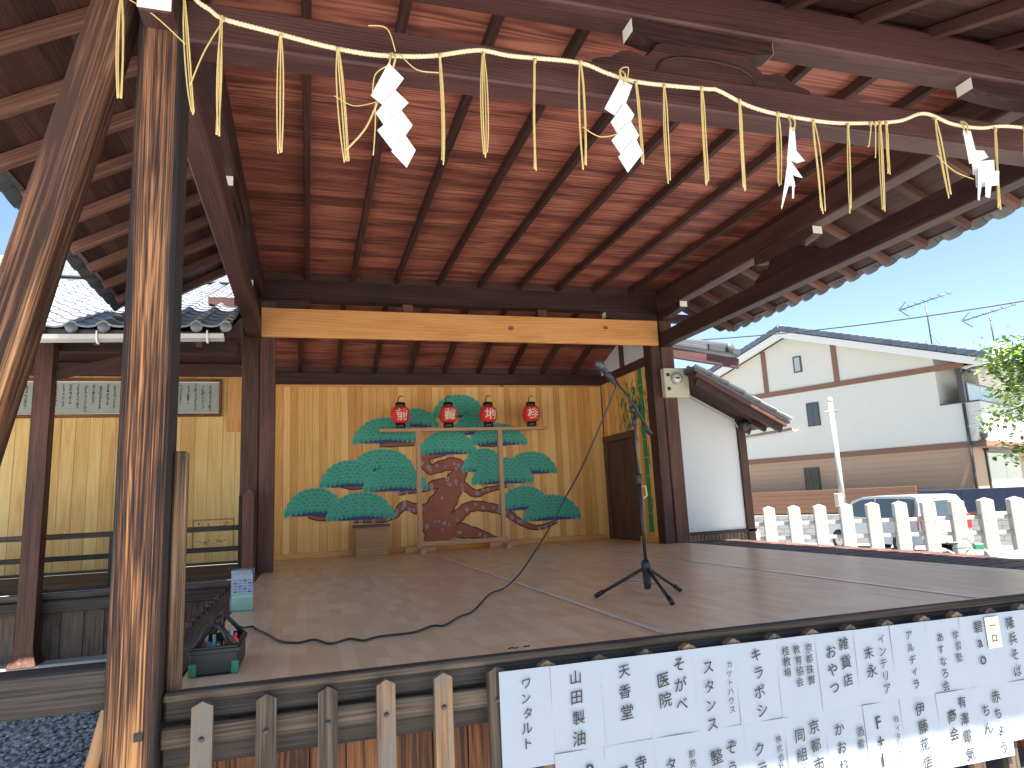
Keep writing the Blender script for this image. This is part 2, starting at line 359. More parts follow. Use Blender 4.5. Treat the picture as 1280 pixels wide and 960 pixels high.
# measured outlines (metres)
ROPE = [(-0.569, 2.418), (-0.5, 2.328), (-0.441, 2.289), (-0.379, 2.251), (-0.17, 2.22), (0.046, 2.189), (0.233, 2.176), (0.387, 2.184), (0.586, 2.215), (0.827, 2.285), (1.007, 2.281), (1.375, 2.301), (1.549, 2.261), (1.739, 2.236), (2.142, 2.254), (2.231, 2.257), (2.398, 2.194), (2.557, 2.164), (2.778, 2.152), (3.067, 2.157), (3.503, 2.222), (3.742, 2.307), (3.964, 2.262), (4.201, 2.263), (4.455, 2.306), (4.973, 2.321)]
TASSEL = [(-0.797, 2.272, -0.781, 1.781), (-0.546, 2.319, -0.492, 1.731), (-0.389, 2.245, -0.389, 1.666), (-0.131, 2.194, -0.128, 1.594), (0.128, 2.168, 0.166, 1.577), (0.622, 2.212, 0.62, 1.616), (0.847, 2.256, 0.836, 1.676), (1.124, 2.263, 1.094, 1.642), (1.383, 2.293, 1.363, 1.674), (1.703, 2.216, 1.7, 1.735), (1.875, 2.221, 1.848, 1.63), (2.115, 2.245, 2.086, 1.652), (2.356, 2.199, 2.319, 1.631), (2.61, 2.151, 2.561, 1.706), (2.854, 2.13, 2.836, 1.554), (3.106, 2.14, 3.032, 1.569), (3.354, 2.181, 3.282, 1.594), (3.279, 2.172, 3.222, 1.975), (3.316, 2.177, 3.274, 1.929), (3.404, 2.188, 3.363, 1.849), (3.806, 2.265, 3.816, 1.728), (4.311, 2.259, 4.22, 1.697), (4.585, 2.31, 4.523, 1.986)]
SHIDE1 = [[(0.363, 2.1), (0.427, 2.043), (0.341, 1.906), (0.289, 1.941)], [(0.389, 1.96), (0.446, 1.915), (0.348, 1.793), (0.31, 1.845)], [(0.416, 1.853), (0.463, 1.796), (0.384, 1.668), (0.317, 1.751)], [(0.428, 1.735), (0.477, 1.668), (0.439, 1.587), (0.377, 1.647)]]
SHIDE2 = [[(1.595, 2.192), (1.663, 2.178), (1.585, 1.997), (1.506, 2.033)], [(1.613, 2.059), (1.658, 2.006), (1.58, 1.869), (1.531, 1.95)], [(1.628, 1.95), (1.672, 1.886), (1.588, 1.756), (1.526, 1.84)], [(1.648, 1.849), (1.682, 1.783), (1.599, 1.68), (1.553, 1.747)]]
SHIDE3 = [[(2.667, 2.053), (2.706, 2.061), (2.68, 1.92), (2.62, 1.847)], [(2.671, 1.944), (2.731, 1.858), (2.668, 1.832), (2.627, 1.864)], [(2.635, 1.856), (2.686, 1.741), (2.657, 1.751), (2.606, 1.779)], [(2.617, 1.863), (2.623, 1.682), (2.576, 1.694), (2.593, 1.778)], [(2.576, 1.76), (2.583, 1.678), (2.533, 1.548), (2.515, 1.551)], [(2.613, 1.698), (2.614, 1.613), (2.598, 1.607), (2.597, 1.68)]]
SHIDE4 = [[(4.006, 2.193), (4.08, 2.205), (4.07, 1.999), (4.011, 1.984)], [(4.075, 2.074), (4.142, 2.072), (4.151, 2.026), (4.068, 1.99)], [(4.041, 1.987), (4.184, 2.002), (4.188, 1.938), (4.032, 1.904)], [(4.034, 1.913), (4.201, 1.924), (4.207, 1.847), (4.019, 1.811)], [(4.031, 1.922), (4.089, 1.928), (4.024, 1.73), (3.985, 1.727)], [(4.061, 1.834), (4.137, 1.841), (4.093, 1.742), (4.041, 1.737)]]
CLUMP = [(1.368, 2.026, 1.256, 1.574), (2.003, 2.851, 1.393, 1.801), (2.318, 3.119, 1.106, 1.485), (0.665, 1.613, 0.544, 0.915), (0.705, 1.688, 0.991, 1.42), (2.598, 3.566, 0.923, 1.304), (1.749, 2.674, 0.784, 1.195), (0.202, 1.06, 0.311, 0.75), (0.86, 1.839, 0.219, 0.652), (-0.314, 0.515, -0.106, 0.333), (0.298, 1.291, -0.204, 0.242), (2.473, 3.161, 0.488, 0.888), (3.201, 4.074, 0.42, 0.814), (2.614, 3.645, 0.264, 0.732), (3.062, 3.921, -0.176, 0.236), (3.485, 4.463, -0.374, 0.068)]
STROKE = {'trunk': [(2.236, -0.633, 0.439), (2.024, -0.344, 0.393), (1.987, -0.129, 0.347), (2.134, 0.079, 0.314), (2.29, 0.334, 0.254), (2.4, 0.528, 0.176), (2.332, 0.663, 0.148), (2.12, 0.638, 0.129), (1.918, 0.587, 0.111), (1.824, 0.7, 0.12), (1.801, 0.832, 0.111)], 'b1': [(1.813, -0.077, 0.157), (1.641, -0.026, 0.102), (1.469, 0.024, 0.092), (1.339, -0.105, 0.065), (1.127, -0.182, 0.042), (0.671, -0.179, 0.023)], 'b2': [(2.068, -0.347, 0.185), (2.34, -0.189, 0.148), (2.547, -0.048, 0.12), (2.843, -0.062, 0.102), (3.163, -0.165, 0.083), (3.435, -0.356, 0.055), (3.715, -0.446, 0.042), (4.058, -0.358, 0.028)], 'b3': [(2.425, 0.329, 0.083), (2.646, 0.166, 0.079), (2.855, 0.215, 0.055), (3.207, 0.277, 0.028)], 'b4': [(2.223, 0.337, 0.129), (2.0, 0.345, 0.102), (1.822, 0.287, 0.065), (1.387, 0.219, 0.032)], 'r1': [(1.98, -0.384, 0.185), (1.822, -0.565, 0.065)], 'r2': [(2.332, -0.404, 0.185), (2.689, -0.489, 0.102), (2.986, -0.593, 0.028)], 'b5': [(0.548, -0.098, 0.046), (0.205, -0.113, 0.042), (0.006, -0.071, 0.018)], 'b6': [(0.966, 0.363, 0.037), (0.674, 0.345, 0.037), (0.469, 0.382, 0.014)], 'b7': [(1.664, 1.019, 0.042), (1.316, 1.009, 0.046), (1.101, 0.996, 0.018)], 'b8': [(3.313, 0.998, 0.023), (3.027, 0.972, 0.042), (2.747, 0.974, 0.018)], 'b9': [(2.239, 0.865, 0.028), (2.013, 0.817, 0.055), (1.835, 0.796, 0.065)]}
LANT = [(1.392, 1.436), (2.158, 1.429), (2.82, 1.423), (3.562, 1.417)]
CAB_AIR = [(1.984, 4.3, 0.838), (2.005, 4.4, 0.684), (1.974, 4.6, 0.361), (1.94, 4.8, 0.169), (1.896, 5.0, -0.004), (1.822, 5.1, -0.184), (1.699, 5.2, -0.394)]
CAB_FLOOR = [(1.729, 6.095, -0.69), (1.35, 5.298, -0.69), (1.046, 4.551, -0.69), (0.918, 4.379, -0.69), (0.771, 4.118, -0.69), (0.698, 4.133, -0.69), (0.569, 3.987, -0.69), (0.382, 3.968, -0.69), (0.29, 3.898, -0.69), (0.22, 3.988, -0.69), (0.117, 3.905, -0.69), (0.037, 4.071, -0.69), (-0.05, 4.025, -0.69), (-0.144, 4.127, -0.69), (-0.219, 4.379, -0.69), (-0.301, 4.63, -0.69)]
# ------------------------------------------------------------------ ground and street
def sheet(name, lo, hi, z, mat):
    o = mesh(name, [(lo[0], lo[1], z), (hi[0], lo[1], z), (hi[0], hi[1], z), (lo[0], hi[1], z)], [[0, 1, 2, 3]], mat, org=(0, 0, z)); o['kind'] = 'structure'; return o
fd = Vector((.817, -.576)); fn = Vector((.576, .817)); f0 = Vector((8.59, 11.5))+fn*.12    # the precinct ends at the stone fence, the street lies a step lower
def gp_(a, b, z): q = f0+fd*a+fn*b; return (q.x, q.y, z)
o = mesh('ground', [gp_(-900, -900, G), gp_(900, -900, G), gp_(900, 0, G), gp_(-900, 0, G), gp_(-900, .02, GS), gp_(900, .02, GS), gp_(900, 900, GS), gp_(-900, 900, GS)], [[0, 1, 2, 3], [3, 2, 5, 4], [4, 5, 6, 7]], 'ground', org=(0, 0, G)); o['kind'] = 'structure'
st = mesh('road', [gp_(-60, 1.2, GS+.004), gp_(60, 1.2, GS+.004), gp_(60, 7.6, GS+.004), gp_(-60, 7.6, GS+.004)], [[0, 1, 2, 3]], 'asphalt', org=(12, 14, GS+.004)); st['kind'] = 'structure'
# pebbles beside the stage
bm0 = bmesh.new(); bmesh.ops.create_icosphere(bm0, subdivisions=1, radius=1)
iv = [v.co.copy() for v in bm0.verts]; fi = [[v.index for v in f.verts] for f in bm0.faces]; bm0.free()
pv, pf = [], []
for i in range(9000):
    x = random.uniform(-3.6, -.95); y = random.uniform(3.6, 8.4); s = random.uniform(.011, .026)
    q = Matrix.Rotation(random.random()*6.28, 3, 'Z') @ Matrix.Diagonal((s*random.uniform(.8, 1.6), s, s*random.uniform(.45, .8)))
    o = len(pv); c = Vector((x, y, G+s*.35+random.random()*.012)); pv += [c+q @ v for v in iv]; pf += [[k+o for k in f] for f in fi]
o = mesh('gravel', pv, pf, 'pebble', org=(-2, 6, G)); tag(o, 'bed of loose blue grey gravel beside the stage', 'gravel', kind='stuff')

# ------------------------------------------------------------------ the stage pavilion
XL, XR, YF, YB = -.65, 5.17, 3.2, 9.05         # post lines
stage = thing('stage_pavilion', 'open wooden shrine stage with dark timber roof and painted pine wall', 'pavilion', (2.3, 6, G))
def P_(f, *a, **k): return f(*a, parent=stage, **k)
# posts
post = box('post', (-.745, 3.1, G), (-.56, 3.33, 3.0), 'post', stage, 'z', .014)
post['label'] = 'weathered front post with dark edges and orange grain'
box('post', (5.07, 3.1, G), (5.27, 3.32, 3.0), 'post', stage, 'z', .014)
box('post', (-.80, 8.97, G), (-.595, 9.18, 2.62), 'bpost', stage, 'z', .01)
box('post', (-.59, 8.985, FL), (-.405, 9.16, 2.7), 'bpost', stage, 'z', .006)
box('post', (5.105, 8.97, G), (5.32, 9.18, 2.62), 'bpost', stage, 'z', .01)
box('post', (4.94, 8.985, FL), (5.095, 9.22, 2.7), 'bpost', stage, 'z', .006)
for x in (-.7, 5.17): box('post', (x-.1, 11.15, G), (x+.1, 11.33, 2.3), 'bpost', stage, 'z', .01)
# strip of weathered batten and mortice on the front post, prop and its tie
b = box('batten', (-.556, 3.24, -.735), (-.505, 3.32, .285), 'batten', stage, 'z', .006)
b = box('mortise', (-.635, 3.094, -.835), (-.605, 3.11, -.805), 'black', stage, 'x', 0)
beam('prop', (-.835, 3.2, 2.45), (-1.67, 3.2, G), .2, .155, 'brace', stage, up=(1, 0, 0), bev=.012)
box('prop_tie', (-2.2, 3.13, -.715), (-.735, 3.28, -.56), 'greyd', stage, 'x', .01)
beam('stake', (-.735, 3.2, -.7), (-.95, 3.16, G-.05), .05, .1, 'boxw', stage, up=(0, 1, 0))
# tie beams, purlins
def seat(x0, x1, y0, y1, z0, z1, mat='beam', ax='x', n='tie_beam'): return box(n, (x0, y0, z0), (x1, y1, z1), mat, stage, ax, .012)
seat(-.56, 5.07, 3.13, 3.29, 2.19, 2.405)
seat(-.735, -.575, 3.29, 8.97, 2.2, 2.42, ax='y'); seat(5.09, 5.25, 3.3, 8.97, 2.2, 2.42, ax='y')
for x in (-.655, 5.17):
    k = seat(x-.07, x+.07, 2.965, 3.1, 2.2, 2.4, ax='y', n='beam_nose'); box('painted_end', (x-.068, 2.961, 2.202), (x+.068, 2.965, 2.398), 'white', k, 'x', 0)
seat(-.9, 5.45, 3.12, 3.32, 2.735, 3.0, n='purlin'); seat(-.9, 5.45, 8.95, 9.15, 2.735, 3.0, n='purlin')
seat(-.75, -.56, 3.32, 8.95, 2.735, 3.0, ax='y', n='purlin'); seat(5.08, 5.27, 3.32, 8.95, 2.735, 3.0, ax='y', n='purlin')
ob = box('new_tie_beam', (-.58, 8.93, 2.22), (5.06, 8.985, 2.60), 'orange', stage, 'x', .006); ob['label'] = 'bright new cedar tie beam across the back'
for x in (1.3, 3.25): box('strut', (x-.07, 9.0, 2.6), (x+.07, 9.1, 2.735), 'eraft', stage, 'z')
seat(-.4, 4.86, 9.02, 9.14, 2.40, 2.56, n='tie_beam')
# boat-shaped bracket arms under the purlins, chalk-white ends
def bracket(c, L, ax, ends):
    pts = [(-L, .12), (-L, .035), (-L*.78, .012), (-L*.5, 0), (L*.5, 0), (L*.78, .012), (L, .035), (L, .12)]
    z0 = 2.615
    if ax == 'x':
        o = prism('bracket', [(c[0]+u, z0+v) for u, v in pts], 'y', c[1]-.06, c[1]+.06, 'beam', stage)
        for e in ends: box('painted_end', (c[0]+e*L-.003, c[1]-.058, z0+.037), (c[0]+e*L+.003, c[1]+.058, z0+.118), 'white', o, 'y', 0)
    else:
        o = prism('bracket', [(c[1]+u, z0+v) for u, v in pts], 'x', c[0]-.06, c[0]+.06, 'beam', stage)
        for e in ends: box('painted_end', (c[0]-.058, c[1]+e*L-.003, z0+.037), (c[0]+.058, c[1]+e*L+.003, z0+.118), 'white', o, 'x', 0)
bracket((2.27, 3.21), .48, 'x', (-1, 1)); bracket((5.17, 3.21), .8, 'x', (-1,)); bracket((-.65, 3.21), .6, 'x', (1,))
bracket((5.17, 6.1), .5, 'y', (-1, 1)); bracket((-.655, 6.1), .5, 'y', (-1, 1))
bracket((5.17, 9.05), .72, 'y', (-1,)); bracket((-.69, 9.05), .8, 'y', (-1,))
bracket((5.1, 9.06), .85, 'x', (-1,)); bracket((-.6, 9.06), .62, 'x', ())
# frog-leg struts carved with a scroll
def frog(c, ax, s=1.):
    half = [(.74, 0), (.735, .045), (.69, .06), (.62, .075), (.56, .12), (.5, .135), (.44, .115), (.4, .11), (.36, .15), (.32, .2), (.25, .225), (.14, .225)]
    out = [(-u, v) for u, v in half]+[(u, v) for u, v in half[::-1]]
    foot = [(.3, 0), (.27, .06), (.19, .1), (.1, .115)]
    if ax == 'x':
        o = prism('frog_leg_strut', [(c[0]+u*s, 2.4+v) for u, v in out], 'y', c[1]-.045, c[1]+.045, 'beam', stage)
        tube('carved_scroll', smooth_path([(c[0]+u*s, c[1]-.046, 2.4+v) for u, v in [(-.34, .01), (-.31, .08), (-.22, .125), (-.1, .14), (.1, .14), (.22, .125), (.31, .08), (.34, .01)]]), .012, 'beam', o, 6)
    else: prism('frog_leg_strut', [(c[1]+u*s, 2.42+v) for u, v in out], 'x', c[0]-.045, c[0]+.045, 'beam', stage)
frog((2.27, 3.21), 'x'); frog((5.17, 6.1), 'y', .75); frog((-.655, 6.1), 'y', .75)
# flat ceiling: rafters running to the back, lapped boards across them
RX = [-.02+.583*i for i in range(-1, 10)]
for x in RX:
    if -.5 < x < 5.0: beam('rafter', (x, 3.32, 3.04), (x, 8.95, 3.04), .06, .085, 'raft', stage)
y = 3.1; i = 0
while y < 9.1:
    w = random.choice((.17, .19, .2, .22)); t = .011
    beam('ceiling_board', (-.62, y+w/2, 3.094+random.uniform(-.002, .002)), (5.14, y+w/2, 3.094+random.uniform(-.002, .002)), w+.018, .012, 'ceil', stage, up=(0, .025+random.uniform(-.01, .01), 1), bev=.002)
    y += w
for lo, hi, ax in (((-.56, 8.94, 2.99), (5.08, 9.0, 3.1), 'x'), ((-.56, 3.2, 3.0), (5.08, 3.24, 3.088), 'x'), ((-.68, 3.2, 3.0), (-.64, 9.04, 3.088), 'y'), ((5.14, 3.2, 3.0), (5.18, 9.04, 3.088), 'y')): box('infill_board', lo, hi, 'raft', stage, ax, 0)
# eaves: (side, inner line, inner z, outer line, outer z)
XLo, ZLo, XRo, ZRo, YFo, ZFo = -1.95, 2.30, 6.32, 2.49, 1.72, 2.45
zi = 3.03
def side_eave(sgn, xi, xo, zo, ya, yb, hip):
    s = (zo-zi)/abs(xo-xi)
    y = ya+.12
    while y < yb:
        t = max(0, (hip-y)/(hip-ya)) if y < hip else 0
        x0 = xi+(xo-xi)*min(t, .93); z0 = zi+(zo-zi)*min(t, .93)
        beam('eave_rafter', (x0, y, z0), (xo, y, zo), .07, .085, 'eraft', stage); y += .5
    for k in range(8):                     # boards above the rafters, running along the eave
        t0, t1 = k/8, (k+1)/8; tm = (t0+t1)/2; xm = xi+(xo-xi)*tm; zm = zi+(zo-zi)*tm+.058
        beam('eave_board', (xm, hip-(hip-ya)*t1, zm), (xm, yb, zm), abs(xo-xi)/8*math.sqrt(1+s*s)+.012, .014, 'raft', stage, up=(-sgn*s*1.04, 0, 1), bev=.002)
    box('eave_fascia', (xo-.02 if sgn > 0 else xo-.03, ya, zo+.045), (xo+.03 if sgn > 0 else xo+.02, yb, zo+.10), 'beam', stage, 'y')
    # roof slab of bedding above the boards
    v = []
    for dz in (.075, .16): v += [(xi, hip, zi+dz), (xo, ya, zo+dz), (xo, yb, zo+dz), (xi, yb, zi+dz)]
    mesh('roof_bed', v, [[3, 2, 1, 0], [4, 5, 6, 7], [0, 1, 5, 4], [1, 2, 6, 5], [2, 3, 7, 6], [3, 0, 4, 7]], 'tiled', stage)
side_eave(-1, XL, XLo, ZLo, YFo, 8.35, YF); side_eave(1, XR, XRo, ZRo, YFo, 9.2, YF)
for x in RX:
    if -1.4 < x < 5.9:
        t = max(0, (XL-x)/(XL-XLo), (x-XR)/(XRo-XR)); t = min(t, .9)
        beam('eave_rafter', (x, YF+(YFo-YF)*t, zi+(ZFo-zi)*t), (x, YFo, ZFo), .07, .085, 'raft', stage)
for k in range(7):
    t0, t1 = k/7, (k+1)/7; tm = (t0+t1)/2; s = (zi-ZFo)/(YF-YFo)
    beam('eave_board', (XL+(XLo-XL)*t1, YF+(YFo-YF)*tm, zi+(ZFo-zi)*tm+.058), (XR+(XRo-XR)*t1, YF+(YFo-YF)*tm, zi+(ZFo-zi)*tm+.058), .22, .014, 'raft', stage, up=(0, -s, 1), bev=.002)
box('eave_fascia', (XLo, YFo-.03, ZFo+.045), (XRo, YFo+.02, ZFo+.10), 'beam', stage, 'x')
v = []
for dz in (.075, .16): v += [(XL, YF, zi+dz), (XLo, YFo, ZFo+dz), (XRo, YFo, ZFo+dz), (XR, YF, zi+dz)]
mesh('roof_bed', v, [[0, 1, 2, 3], [7, 6, 5, 4], [0, 4, 5, 1], [1, 5, 6, 2], [2, 6, 7, 3], [3, 7, 4, 0]], 'tiled', stage)
for a, b_ in (((XL, YF, zi), (XLo, YFo, (ZLo+ZFo)/2)), ((XR, YF, zi), (XRo, YFo, (ZRo+ZFo)/2))): beam('hip_rafter', a, b_, .13, .16, 'beam', stage)
# upper roof over the flat ceiling
mesh('roof_top', [(XL, YF, 3.17), (XR, YF, 3.17), (XR, 9.2, 3.17), (XL, 9.2, 3.17), (2.2, 5, 4.6), (2.3, 7.5, 4.6)], [[0, 1, 4], [1, 2, 5, 4], [2, 3, 5], [3, 0, 4, 5], [0, 3, 2, 1]], 'tiled', stage)
# pantiles: one curved tile, many copies
def tile_mesh(mat, lip):
    prof = [(0, .0), (.04, -.018), (.1, -.026), (.16, -.018), (.2, .012), (.235, .03), (.275, .012)]
    vs = []; n = len(prof)
    for yy, dz in ((0, .012), (.3, -.004)):
        for u, v in prof: vs.append((u, yy, v+dz+.03))
        for u, v in prof: vs.append((u, yy, v+dz-(.045 if lip and yy == 0 else .0)+(.012 if not lip or yy else 0)))
    fs = []
    for k in range(n-1):
        fs += [[k, k+1, 2*n+k+1, 2*n+k], [n+k+1, n+k, 3*n+k, 3*n+k+1], [k+1, k, n+k, n+k+1]]
    fs += [[0, 2*n, 3*n, n], [n-1, 2*n-1, 4*n-1, 3*n-1]]
    me = bpy.data.meshes.new('pantile'); me.from_pydata(vs, [], fs); me.update(); me.materials.append(M[mat])
    bm = bmesh.new(); bm.from_mesh(me); bmesh.ops.recalc_face_normals(bm, faces=bm.faces); bm.to_mesh(me); bm.free()
    for p in me.polygons: p.use_smooth = True
    me.set_sharp_from_angle(angle=R(40)); return me
T_EAVE, T_ROOF = tile_mesh('tiled', True), tile_mesh('tile', False)
def frame_m(o, X, Y):
    X = Vector(X).normalized(); Y = Vector(Y).normalized(); Z = X.cross(Y).normalized(); Y = Z.cross(X)
    return Matrix(((X.x, Y.x, Z.x, o[0]), (X.y, Y.y, Z.y, o[1]), (X.z, Y.z, Z.z, o[2]), (0, 0, 0, 1)))
def disc_end(o, X, Y, parent):       # round end cap of an eave tile
    m = frame_m(o, X, Y); c = m @ Vector((.235, -.012, .03)); n = -(m.to_3x3() @ Vector((0, 1, 0)))
    return c, n
y = YFo
while y < 8.25: place('eave_tile', T_EAVE, frame_m((XLo-.15, y+.275, ZLo+.045), (0, -1, 0), (1.3, 0, .72)), stage); y += .275
y = YFo
while y < 9.0: place('eave_tile', T_EAVE, frame_m((XRo+.15, y, ZRo+.045), (0, 1, 0), (-1.15, 0, .53)), stage); y += .275
x = XLo
while x < XRo: place('eave_tile', T_EAVE, frame_m((x, YFo-.13, ZFo+.07), (1, 0, 0), (0, 1.4, .58)), stage); x += .275
# rear bay: lean-to roof sloping down behind the back purlin
zr = lambda y: 2.93-(y-9.05)*.33
for x in RX:
    if -.6 < x < 5.2: beam('rear_rafter', (x-.1, 9.12, zr(9.12)), (x-.1, 11.5, zr(11.5)), .07, .085, 'raft', stage)
y = 9.05
while y < 11.6:
    beam('rear_board', (-.85, y+.1, zr(y+.1)+.062), (5.35, y+.1, zr(y+.1)+.062), .215, .014, 'ceil', stage, up=(0, .36, 1), bev=.002); y += .2
mesh('roof_bed', [(-.95, 9.0, zr(9.0)+.08), (5.45, 9.0, zr(9.0)+.08), (5.45, 11.7, zr(11.7)+.08), (-.95, 11.7, zr(11.7)+.08), (-.95, 9.0, zr(9.0)+.2), (5.45, 9.0, zr(9.0)+.2), (5.45, 11.7, zr(11.7)+.2), (-.95, 11.7, zr(11.7)+.2)], [[3, 2, 1, 0], [4, 5, 6, 7], [0, 1, 5, 4], [1, 2, 6, 5], [2, 3, 7, 6], [3, 0, 4, 7]], 'tiled', stage)
box('head_beam', (-.6, 11.05, 1.985), (5.07, 11.2, 2.17), 'beam', stage, 'x')
box('head_beam', (5.0, 9.18, 1.985), (5.1, 11.05, 2.13), 'beam', stage, 'y')
# back wall of narrow upright boards
bw = thing('back_wall', '', '', (2.3, 11.12, FL)); attach(bw, stage); del bw['label'], bw['category']
x = -.6; 
while x < 5.02:
    w = min(random.choice((.105, .115, .12)), 5.03-x)
    if w > .02: box('wall_board', (x+.0012, 11.1-random.random()*.0015, FL), (x+w-.0012, 11.14, 1.985), 'wall', bw, 'z', .0025)
    x += w
box('wall_backing', (-.7, 11.145, FL), (5.1, 11.165, 2.3), 'beam', bw, 'x', 0); box('skirting', (-.6, 11.05, FL), (5.0, 11.098, FL+.085), 'wall', bw, 'x'); box('cornice', (-.6, 11.07, 1.95), (5.0, 11.098, 1.985), 'orange', bw, 'x')
# right side wall: boards, doorway, painted bamboo
sw = thing('side_wall', '', '', (5.06, 10.1, FL)); attach(sw, stage); del sw['label'], sw['category']
y = 9.27
while y < 11.05:
    w = min(.118, 11.06-y); z0 = .98 if y+w > 9.96 else FL
    box('wall_board', (5.03, y+.001, z0), (5.07, y+w-.001, 1.985), 'wall', sw, 'z', .0025); y += w
box('skirting', (4.99, 9.28, FL), (5.028, 9.9, FL+.085), 'wall', sw, 'y')
dr = box('door', (5.05, 9.97, FL), (5.08, 10.96, .95), 'door', sw, 'z')
for k in range(5): box('door_plank', (5.035, 10.0+k*.19, FL+.02), (5.052, 10.184+k*.19, .9), 'door', dr, 'z', .003)
box('door_frame', (4.985, 9.9, FL), (5.05, 9.97, 1.05), 'door', sw, 'z'); box('door_frame', (4.985, 10.96, FL), (5.05, 11.04, 1.05), 'door', sw, 'z'); box('door_frame', (4.975, 9.9, .94), (5.1, 11.04, 1.05), 'door', sw, 'y')
box('plaster_panel', (5.05, 9.2, 2.13), (5.09, 11.05, 2.62), 'plaster', sw, 'y', 0)
box('stud', (4.99, 10.1, 2.13), (5.05, 10.18, 2.56), 'beam', sw, 'z')
# bamboo painted on the side wall
def flat_x(name, polys, X, mat, par):
    vs, fs = [], []
    for p in polys: o_ = len(vs); vs += [(X, a, b) for a, b in p]; fs.append(list(range(o_, o_+len(p))))
    return mesh(name, vs, fs, mat, par)
st_ = []
for k in range(9):
    z0 = -.55+k*.285; st_.append([(9.64, z0), (9.49, z0), (9.50, z0+.14), (9.49, z0+.275), (9.64, z0+.275), (9.63, z0+.14)])
flat_x('painted_bamboo_stem', st_, 5.0275, 'bambp', sw)
lv, lo_ = [], []
for k in range(190):
    yy = random.gauss(9.85, .3); zz = 1.5+random.gauss(0, .22)-abs(yy-9.7)*.15; a = -1.57+random.uniform(-.7, .7); L = random.uniform(.1, .19)
    if yy > 10.9 or yy < 9.3 or zz > 1.92: continue
    dx, dz = math.cos(a), math.sin(a)
    (lv if random.random() < .82 else lo_).append([(yy, zz), (yy+dx*L*.4-dz*.014, zz+dz*L*.4+dx*.014), (yy+dx*L, zz+dz*L), (yy+dx*L*.4+dz*.014, zz+dz*L*.4-dx*.014)])
for zz in (.45, .5, .58, .66, -.2, -.12): lo_.append([(9.47, zz), (9.49, zz+.05), (9.46, zz+.1), (9.445, zz+.04)])
flat_x('painted_bamboo_leaves', lv, 5.025, 'bambp', sw)['kind'] = 'stuff'; flat_x('painted_bamboo_leaves', lo_, 5.0265, 'leafo', sw)['kind'] = 'stuff'
# the pine painted on the back wall (flat paint, built as thin layers on the boards)
YP = 11.0955
def ribbon(pts, grow, Yv):
    q = smooth_path([(a, b, r) for a, b, r in pts], 5); vs, fs = [], []
    for i, p in enumerate(q):
        t = (q[min(i+1, len(q)-1)]-q[max(i-1, 0)]); t = Vector((t.x, t.y)).normalized(); n = Vector((-t.y, t.x)); r = max(p.z, .006)+grow+.012*math.sin(i*1.9+p.x*7)*min(1, p.z*8)
        vs += [(p.x+n.x*r, Yv, p.y+n.y*r), (p.x-n.x*r, Yv, p.y-n.y*r)]
    fs = [[2*i, 2*i+2, 2*i+3, 2*i+1] for i in range(len(q)-1)]
    vs = [(a, b, max(c, FL+.09)) for a, b, c in vs]
    return vs, fs
SC = .62
k = 0
for nm, pts in STROKE.items():
    pts = [(a, b, r*SC) for a, b, r in pts]
    o = mesh('painted_branch_outline', *ribbon(pts, .02, YP-.0002*k), 'trunkd', bw); o = mesh('painted_trunk' if nm == 'trunk' else 'painted_branch', *ribbon(pts, 0, YP-.004-.0002*k), 'trunkp', bw); k += 1
# pale lichen rings
lv = []
for nm, pts in STROKE.items():
    if nm in ('trunk', 'b1', 'b2', 'b3', 'b4', 'r2'):
        for p in smooth_path([(a, b, r*SC) for a, b, r in pts], 3):
            for s in range(1):
                if random.random() < .25: continue
                cx = p.x+random.uniform(-.8, .8)*p.z; cz = p.y+random.uniform(-.8, .8)*p.z; r0 = random.uniform(.016, .03)
                if cz < FL+.15: continue
                ring = [(cx+r0*math.cos(a*.785), YP-.0075, cz+r0*1.2*math.sin(a*.785)) for a in range(8)]; rin = [(cx+r0*.5*math.cos(a*.785), YP-.0075, cz+r0*.6*math.sin(a*.785)) for a in range(8)]
                lv.append((ring+rin, [[a, (a+1) % 8, 8+(a+1) % 8, 8+a] for a in range(8)]))
mesh('painted_lichen', *join(lv), 'paper', bw)['kind'] = 'stuff'
